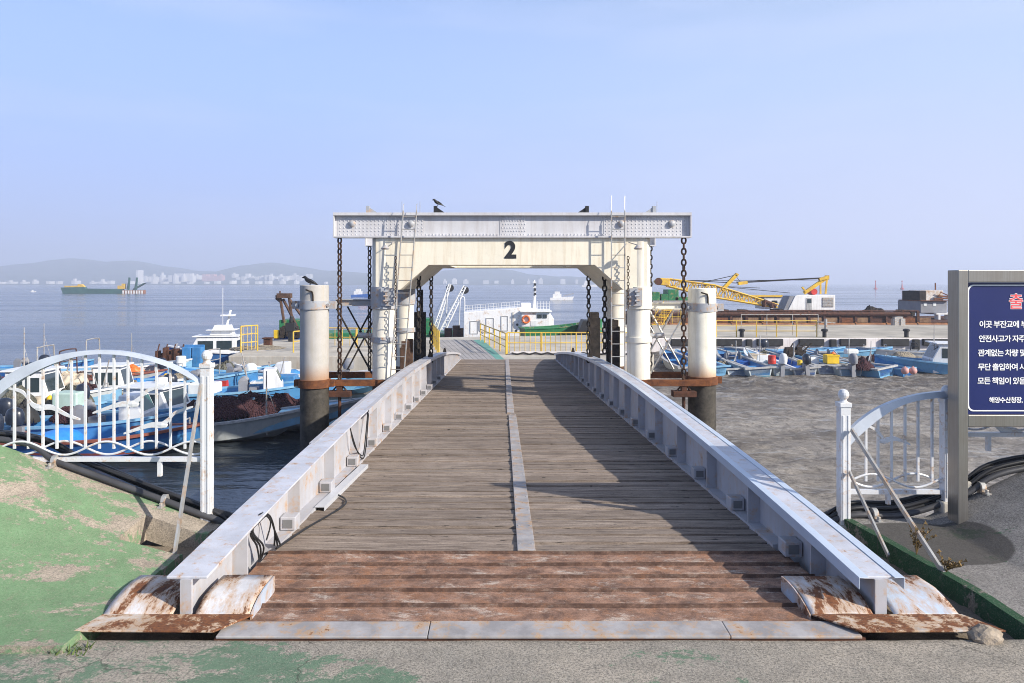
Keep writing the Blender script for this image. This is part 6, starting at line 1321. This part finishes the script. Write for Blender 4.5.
q = qb(881, 312); gear('heap', 'dark scrap heap on the barge deck left of the grey deckhouse', 'scrap', (q.x, YB + 1.0, qb(0, 314).z), (.75, .6, .55), 'debris', None, 51)
q = at(889, 328, 47.2)
k = MB(); rr = random.Random(31)
for i in range(9): k.box(q.x + rr.uniform(-.3, .2), q.x + rr.uniform(.22, .4), 46.0 + rr.uniform(0, .3), 46.4, ZP + .01, ZP + rr.uniform(.1, .55))
solo(k, 'scrap_pile', 'galv', 'grey scrap pile lying on the fender pontoon by the orange pipe', 'scrap', (q.x, 46.2, ZP))
# crane
cr = thing('crawler_crane', 'yellow lattice boom crane with white cab standing on the rusty barge', 'crane', (qb(808, 0).x, 52, qb(0, 310).z))
def qc(px, py, y=51.5): return at(px, py, y)
A = qc(787, 310); B_ = qc(834, 294); zt_ = B_.z
k = MB(); k.prism([(A.x, A.z), (B_.x, A.z), (B_.x, qc(0, 295).z), (qc(796, 0).x, qc(0, 295).z), (qc(794, 0).x, qc(0, 296).z)], 'y', 51.3, 53.6); cab = k.build('crane_house', 'cabin_white', cr, bevel=.03)
k = MB(); k.prism([(qc(783, 0).x, A.z), (A.x - .01, A.z), (qc(794, 0).x - .01, qc(0, 296).z), (qc(789, 0).x, qc(0, 296).z)], 'y', 51.35, 52.6); k.build('crane_cab', 'grey_ship', cr)
k = MB(); k.box(qc(805, 0).x, qc(810.5, 0).x, 51.27, 51.298, A.z + .02, qc(0, 298).z); k.build('door', 'grey_wood', cab)
k = MB(); k.box(qc(806, 0).x, qc(810, 0).x, 51.255, 51.268, qc(0, 303).z, qc(0, 299).z); k.build('window', 'glass', cab)
k = MB(); k.box(qc(821, 0).x, qc(832, 0).x, 51.27, 51.298, qc(0, 307).z, qc(0, 297.5).z)
for i in range(6): z_ = qc(0, 306.3 - i * 1.5).z; k.box(qc(821.3, 0).x, qc(831.7, 0).x, 51.245, 51.268, z_, z_ + .05)
k.build('louvre', 'galv', cab)
k = MB(); k.box(qc(782, 0).x, qc(830, 0).x, 51.0, 53.9, qb(0, 316).z, A.z - .002); k.build('crawler_base', 'rust_dark', cr)
k = MB()
for yo in (51.6, 53.2):
    k.bar(qc(804, 293, yo), qc(827, 277.5, yo), .22, .22); k.bar(qc(827, 278, yo), qc(825.5, 294, yo), .10, .10); k.bar(qc(820.5, 282, yo), qc(820.5, 294, yo), .10, .10)
k.bar(qc(827, 277.5, 51.6), qc(827, 277.5, 53.2), .3); k.bar(qc(819, 279.5, 51.5), qc(828, 277, 51.5), .28, .2); k.bar(qc(802, 287, 51.5), qc(806, 292, 51.5), .15, .1); k.build('gantry_mast', 'crane_yellow', cr)
k = MB(); p = qc(815, 291); k.lathe((p.x, 52.0, p.z - .05), [(.22, -.4), (.22, .4)], 12, 'y'); k.build('winch_drum', 'red', cr)
# lattice boom from the cab foot up to the left
def lattice(bm, A, B_, h0, h1, yo, n, r):
    D = (B_ - A); N = Vector((D.z, 0, -D.x)).normalized()
    if N.z < 0: N = -N
    for s_ in (-1, 1):
        for y_ in (-yo, yo): bm.tube([A + N * s_ * h0 + Vector((0, y_, 0)), B_ + N * s_ * h1 + Vector((0, y_, 0))], r, 6)
    for i in range(n):
        t0, t1 = i / n, (i + 1) / n; s_ = 1 if i % 2 else -1
        for y_ in (-yo, yo):
            p = A + D * t0 + N * s_ * mix3(h0, h1, t0) + Vector((0, y_, 0)); q_ = A + D * t1 - N * s_ * mix3(h0, h1, t1) + Vector((0, y_, 0)); bm.tube([p, q_], r * .6, 5)
            p2 = A + D * t1 + N * s_ * mix3(h0, h1, t1) + Vector((0, y_, 0)); bm.tube([q_, p2], r * .5, 5)
k = MB(); lattice(k, qc(776, 306), qc(712, 291), .10, .42, .4, 11, .065); k.build('lattice_boom', 'crane_yellow', cr)
k = MB(); lattice(k, qc(712, 291), qc(668, 282.5), .42, .25, .4, 7, .065); k.build('lattice_boom', 'crane_yellow', cr)
p = qc(661, 281.5)
k = MB(); k.prism([(qc(668, 0).x, qc(0, 278.5).z), (qc(668, 0).x, qc(0, 286).z), (qc(657, 0).x, qc(0, 284.5).z), (qc(654.5, 0).x, qc(0, 281).z), (qc(658, 0).x, qc(0, 278).z)], 'y', 51.0, 52.0); k.build('boom_head', 'crane_yellow', cr, bevel=.04)
k = MB(); k.lathe((qc(657, 0).x, 51.0, qc(0, 281.5).z), [(.26, -.05), (.26, -.005)], 14, 'y'); k.build('boom_sheave', 'rust_dark', cr)
k = MB(); k.bar(qc(722, 290), qc(736, 275), .30, .22); k.bar(qc(736, 276), qc(737, 273.5), .3, .2); k.build('boom_strut', 'crane_yellow', cr)
k = MB()
for (a, c, r_) in (((668, 279.5), (736, 283), .03), ((736, 283), (827, 278), .03), ((736, 282), (827, 277.5), .03), ((700, 283), (736, 275), .025), ((668, 280.5), (822, 280), .02), ((735, 275), (742, 284), .02), ((716, 286), (790, 293), .02), ((690, 285), (760, 288), .02)): k.tube([qc(*a), qc(*c)], r_, 5)
k.build('pendant_cable', 'black', cr)
k = MB(); k.bar(qc(738, 283.5), qc(747, 282.5), .28, .22); k.build('cable_bridle', 'crane_yellow', cr)
k = MB(); k.tube([qc(764, 307, 51.0), qc(764, 301, 51.0)], .16, 8); k.tube([qc(772, 308, 51.0), qc(771, 303, 51.0)], .16, 8); k.tube([qc(764, 301, 51.0), qc(776, 306, 51)], .14, 8); k.build('boom_foot', 'rust_dark', cr)
k = MB(); a, c = at(764, 309, 55), at(785, 297, 55); k.box(a.x, c.x, 55, 57, a.z, c.z); o_ = thing('deck_cabin', 'small white cabin with blue window behind the crane boom', 'cabin', (a.x, 55, a.z)); cc = k.build('cabin_wall', 'cabin_white', o_, bevel=.03)
k = MB(); a2, c2 = at(772, 304, 54.98), at(777, 300.5, 54.98); k.box(a2.x, c2.x, 54.97, 54.998, a2.z, c2.z); k.build('window', 'glass', o_); k = MB(); k.box(at(744, 0, 55).x, c.x + .3, 54.9, 57.1, c.z + .002, c.z + .12); k.build('cabin_roof', 'crane_yellow', o_)
# white barge house and green machine behind the right column
ho = thing('barge_house', 'white barge house with a dark window behind the right brace', 'deckhouse', (at(675, 0, 54).x, 54, -.5))
a, c = at(648, 322, 54), at(698, 302, 54); k = MB(); k.box(a.x, c.x, 54, 57, ZW, c.z); hw_ = k.build('house_wall', 'cabin_white', ho, bevel=.03)
k = MB(); k.box(at(666.5, 0, 54).x, at(670.5, 0, 54).x, 53.97, 53.998, at(0, 311.5, 54).z, at(0, 309, 54).z); k.build('window', 'glass', ho)
k = MB(); k.box(a.x - .3, c.x + .2, 53.8, 57.2, c.z + .002, c.z + .1); k.build('house_roof', 'collar', ho)
k = MB()
for (pa, pc, h_) in ((652, 661, 292), (662, 669, 294), (669, 680, 289.5), (676, 690, 297)): k.box(at(pa, 0, 54).x, at(pc, 0, 54).x - .02, 54.3, 56, c.z + .102, at(0, h_, 54).z)
k.build('roof_machine', 'green', ho, bevel=.03)
rail([(at(648, 0, 46).x, 46.3), (at(682, 0, 46).x, 46.3)], ZP + .009, 1.0, 'yellow barred railing behind the right cross brace', 1, .35, 1.0)
ycs = thing('yellow_stair', 'yellow and orange stair frame behind the right cross brace', 'stair', (at(656, 0, 46.6).x, 46.6, ZP + .009))
k = MB()
for i in range(7): p = at(652 + i * 1.8, 325 - i * 2.4, 46.6); k.box(p.x - .02, p.x + .5, 46.5, 46.9, p.z, p.z + .05)
for e in (0, .5): k.bar(at(652, 328, 46.6) + Vector((e, 0, 0)), at(664, 309, 46.6) + Vector((e, 0, 0)), .06)
k.bar(at(652, 320, 46.6), at(664, 301, 46.6), .05); k.build('stair_frame', 'crane_yellow', ycs)
# grey deckhouse
dh = thing('grey_deckhouse', 'grey deckhouse with a rusty white wheelhouse on top, left of the sign', 'deckhouse', (at(935, 0, 52).x, 52, at(0, 313, 52).z))
def qd(px, py): return at(px, py, 52)
k = MB(); k.box(qd(920.5, 0).x, qd(947, 0).x, 52, 55, qd(0, 313).z, qd(0, 301.2).z); k.build('house_wall', 'grey_ship', dh, bevel=.03)
for px in (925, 934.5): k = MB(); p = qd(px, 304.5); k.box(p.x - .1, p.x + .1, 51.975, 51.998, p.z - .1, p.z + .12); k.build('window', 'box_white', dh)
k = MB(); k.box(qd(927, 0).x, qd(945, 0).x, 52.2, 54.4, qd(0, 301.1).z, qd(0, 290.5).z); wh_ = k.build('wheelhouse', paint('rust_streaked_white', (.62, .60, .57), .6, rust=.24, rscale=2.2, streak=.5), dh, bevel=.03)
k = MB(); k.box(qd(920.6, 0).x, qd(926.8, 0).x, 52.1, 54.4, qd(0, 301.1).z, qd(0, 291).z); k.build('dark_annex', 'post_black', dh)
k = MB(); k.box(qd(919.8, 0).x, qd(948, 0).x, 51.8, 54.8, qd(0, 301.15).z + .005, qd(0, 300.4).z); k.build('ledge', 'rust', dh)
k = MB(); p = qd(939.5, 290); k.tube([p + Vector((0, .5, 0)), p + Vector((0, .5, .5))], .05, 6); k.bar(qd(938, 296), qd(952, 297), .12); k.bar(qd(934, 299), qd(955, 298), .10); k.bar(qd(940, 292), qd(953, 297.5), .06); k.build('roof_rail', 'rust', dh)
k = MB()
for (a, c) in ((936, 938), (946, 948), (955, 957)): k.box(qd(a, 0).x, qd(c, 0).x, 51.7, 52.2, qd(0, 322).z, qd(0, 314.5).z)
k.box(qd(934, 0).x, qd(960, 0).x, 51.7, 55, qd(0, 314.4).z, qd(0, 313.1).z); k.build('white_frame', 'cabin_white', dh)

# ------------------------------------------------------------------ vessels out on the water
dr = thing('dredger_ship', 'long dark green dredger lying out on the water at left', 'ship', (at(100, 0, 254).x, 254, ZW))
def q2(px, py): return at(px, py, 254)
k = MB(); k.prism([(q2(60.5, 0).x, q2(0, 287.5).z), (q2(63, 0).x, ZW - .3), (q2(122, 0).x, ZW - .3), (q2(122, 0).x, q2(0, 289).z), (q2(85, 0).x, q2(0, 288.6).z), (q2(84, 0).x, q2(0, 287).z)], 'y', 254, 255.6); k.build('hull', 'green_dull', dr)
k = MB(); k.prism([(q2(64, 0).x, q2(0, 287.2).z), (q2(64, 0).x, q2(0, 285.8).z), (q2(77, 0).x, q2(0, 285.6).z), (q2(77.5, 0).x, q2(0, 284.3).z), (q2(81, 0).x, q2(0, 284.3).z), (q2(84, 0).x, q2(0, 287.1).z)], 'y', 254.2, 255.4); k.build('foredeck_house', 'crane_yellow', dr)
k = MB(); k.box(q2(117, 0).x, q2(124, 0).x, 254.3, 255.5, q2(0, 289).z, q2(0, 285.6).z); k.box(q2(121, 0).x, q2(124, 0).x, 254.4, 255.4, q2(0, 285.6).z + .01, q2(0, 283.6).z); k.build('aft_house', 'crane_yellow', dr)
k = MB(); k.box(q2(121.8, 0).x, q2(143.5, 0).x, 254, 255.6, ZW - .2, q2(0, 290.2).z); k.build('stern_pontoon', 'rust_orange', dr)
k = MB()
for i in range(8): k.box(q2(122.5 + i * 2.7, 0).x, q2(124 + i * 2.7, 0).x, 253.9, 253.99, ZW, q2(0, 290.5).z)
k.build('stern_posts', 'cabin_white', dr)
k = MB(); k.prism([(q2(133, 0).x, q2(0, 290).z), (q2(145, 0).x, q2(0, 283).z), (q2(143, 0).x, q2(0, 283).z), (q2(132, 0).x, q2(0, 289).z)], 'y', 254.2, 255.4)
for px in (128.5, 136): k.bar(q2(px, 290), q2(px + 1, 277.5), .5); k.bar(q2(px + 1, 278), q2(px - 1.5, 289.5), .3)
k.build('stern_gallows', 'green_dull', dr)
def small_ship(px, py, y, ln, lab, hullm, housem, name='motor_boat', boom=False):
    p = at(px, py, y); o = thing(name, lab, 'boat', (p.x, y, ZW)); L_ = ln * y / F; h = L_ * .10
    k = MB(); k.prism([(p.x - L_ / 2, ZW - .1), (p.x + L_ * .42, ZW - .1), (p.x + L_ / 2, ZW + h * 1.5), (p.x - L_ / 2, ZW + h)], 'y', y, y + L_ * .25); k.build('hull', hullm, o)
    k = MB(); k.box(p.x - L_ * .38, p.x - L_ * .02, y + .2, y + L_ * .2, ZW + h, ZW + h * 2.6); k.box(p.x - L_ * .30, p.x - L_ * .08, y + .3, y + L_ * .18, ZW + h * 2.601, ZW + h * 3.6); k.build('deckhouse', housem, o)
    k = MB(); k.tube([(p.x - L_ * .2, y + .5, ZW + h * 3.6), (p.x - L_ * .2, y + .5, ZW + h * 5)], L_ * .008, 5)
    if boom: k.bar((p.x + L_ * .05, y + .5, ZW + h * 1.6), (p.x + L_ * .5, y + .5, ZW + h * 2.8), L_ * .03)
    k.build('mast', 'galv', o)
small_ship(562, 300, 155, 24, 'white motor boat on open water seen through the portal right of the mast', 'ship_white', 'ship_white', boom=True)
small_ship(362, 294, 190, 22, 'white and blue ship far out behind the left braces', 'blue_deep', 'ship_white', 'coaster_ship', True)
small_ship(366, 302, 120, 17, 'red hulled boat out beyond the left column', 'red', 'ship_white')
small_ship(33, 291.8, 300, 5, 'tiny white boat far out at left below the dredger', 'ship_white', 'ship_white')
small_ship(88, 294.6, 330, 3.2, 'tiny boat out at left under the dredger hull', 'rust_orange', 'ship_white')
small_ship(590, 288, 700, 16, 'pale ship at the far shore seen through the portal beside the right chain', 'ship_white', 'ship_white', 'coaster_ship')
for (px, lab) in ((875.5, 'left one of two faint channel beacons in the haze at right'), (902, 'right one of two faint channel beacons in the haze at right')):
    p = at(px, 290, 420); k = MB(); k.lathe((p.x, 420, ZW), [(1.0, -.3), (1.0, .6), (.4, .7), (.15, 4.2), (.3, 4.3), (.3, 4.9), (.05, 5)], 8); solo(k, 'channel_beacon', 'red', lab, 'beacon', (p.x, 420, ZW), 'channel beacons')

# ------------------------------------------------------------------ haze over the water
b = MB(); b.box(-3200, 3200, -80, 3300, -6, 110); hz = tag(b.build('haze', 'sea'if False else 'water'), kind='stuff')
m = bpy.data.materials.new('haze_air'); m.use_nodes = True; t = m.node_tree; t.nodes.clear()
oo = t.nodes.new('ShaderNodeOutputMaterial'); vv = t.nodes.new('ShaderNodeVolumePrincipled'); vv.inputs['Density'].default_value = .00095; vv.inputs['Color'].default_value = (.76, .83, 1, 1); vv.inputs['Anisotropy'].default_value = .14
t.links.new(vv.outputs[0], oo.inputs['Volume']); hz.data.materials.clear(); hz.data.materials.append(m)
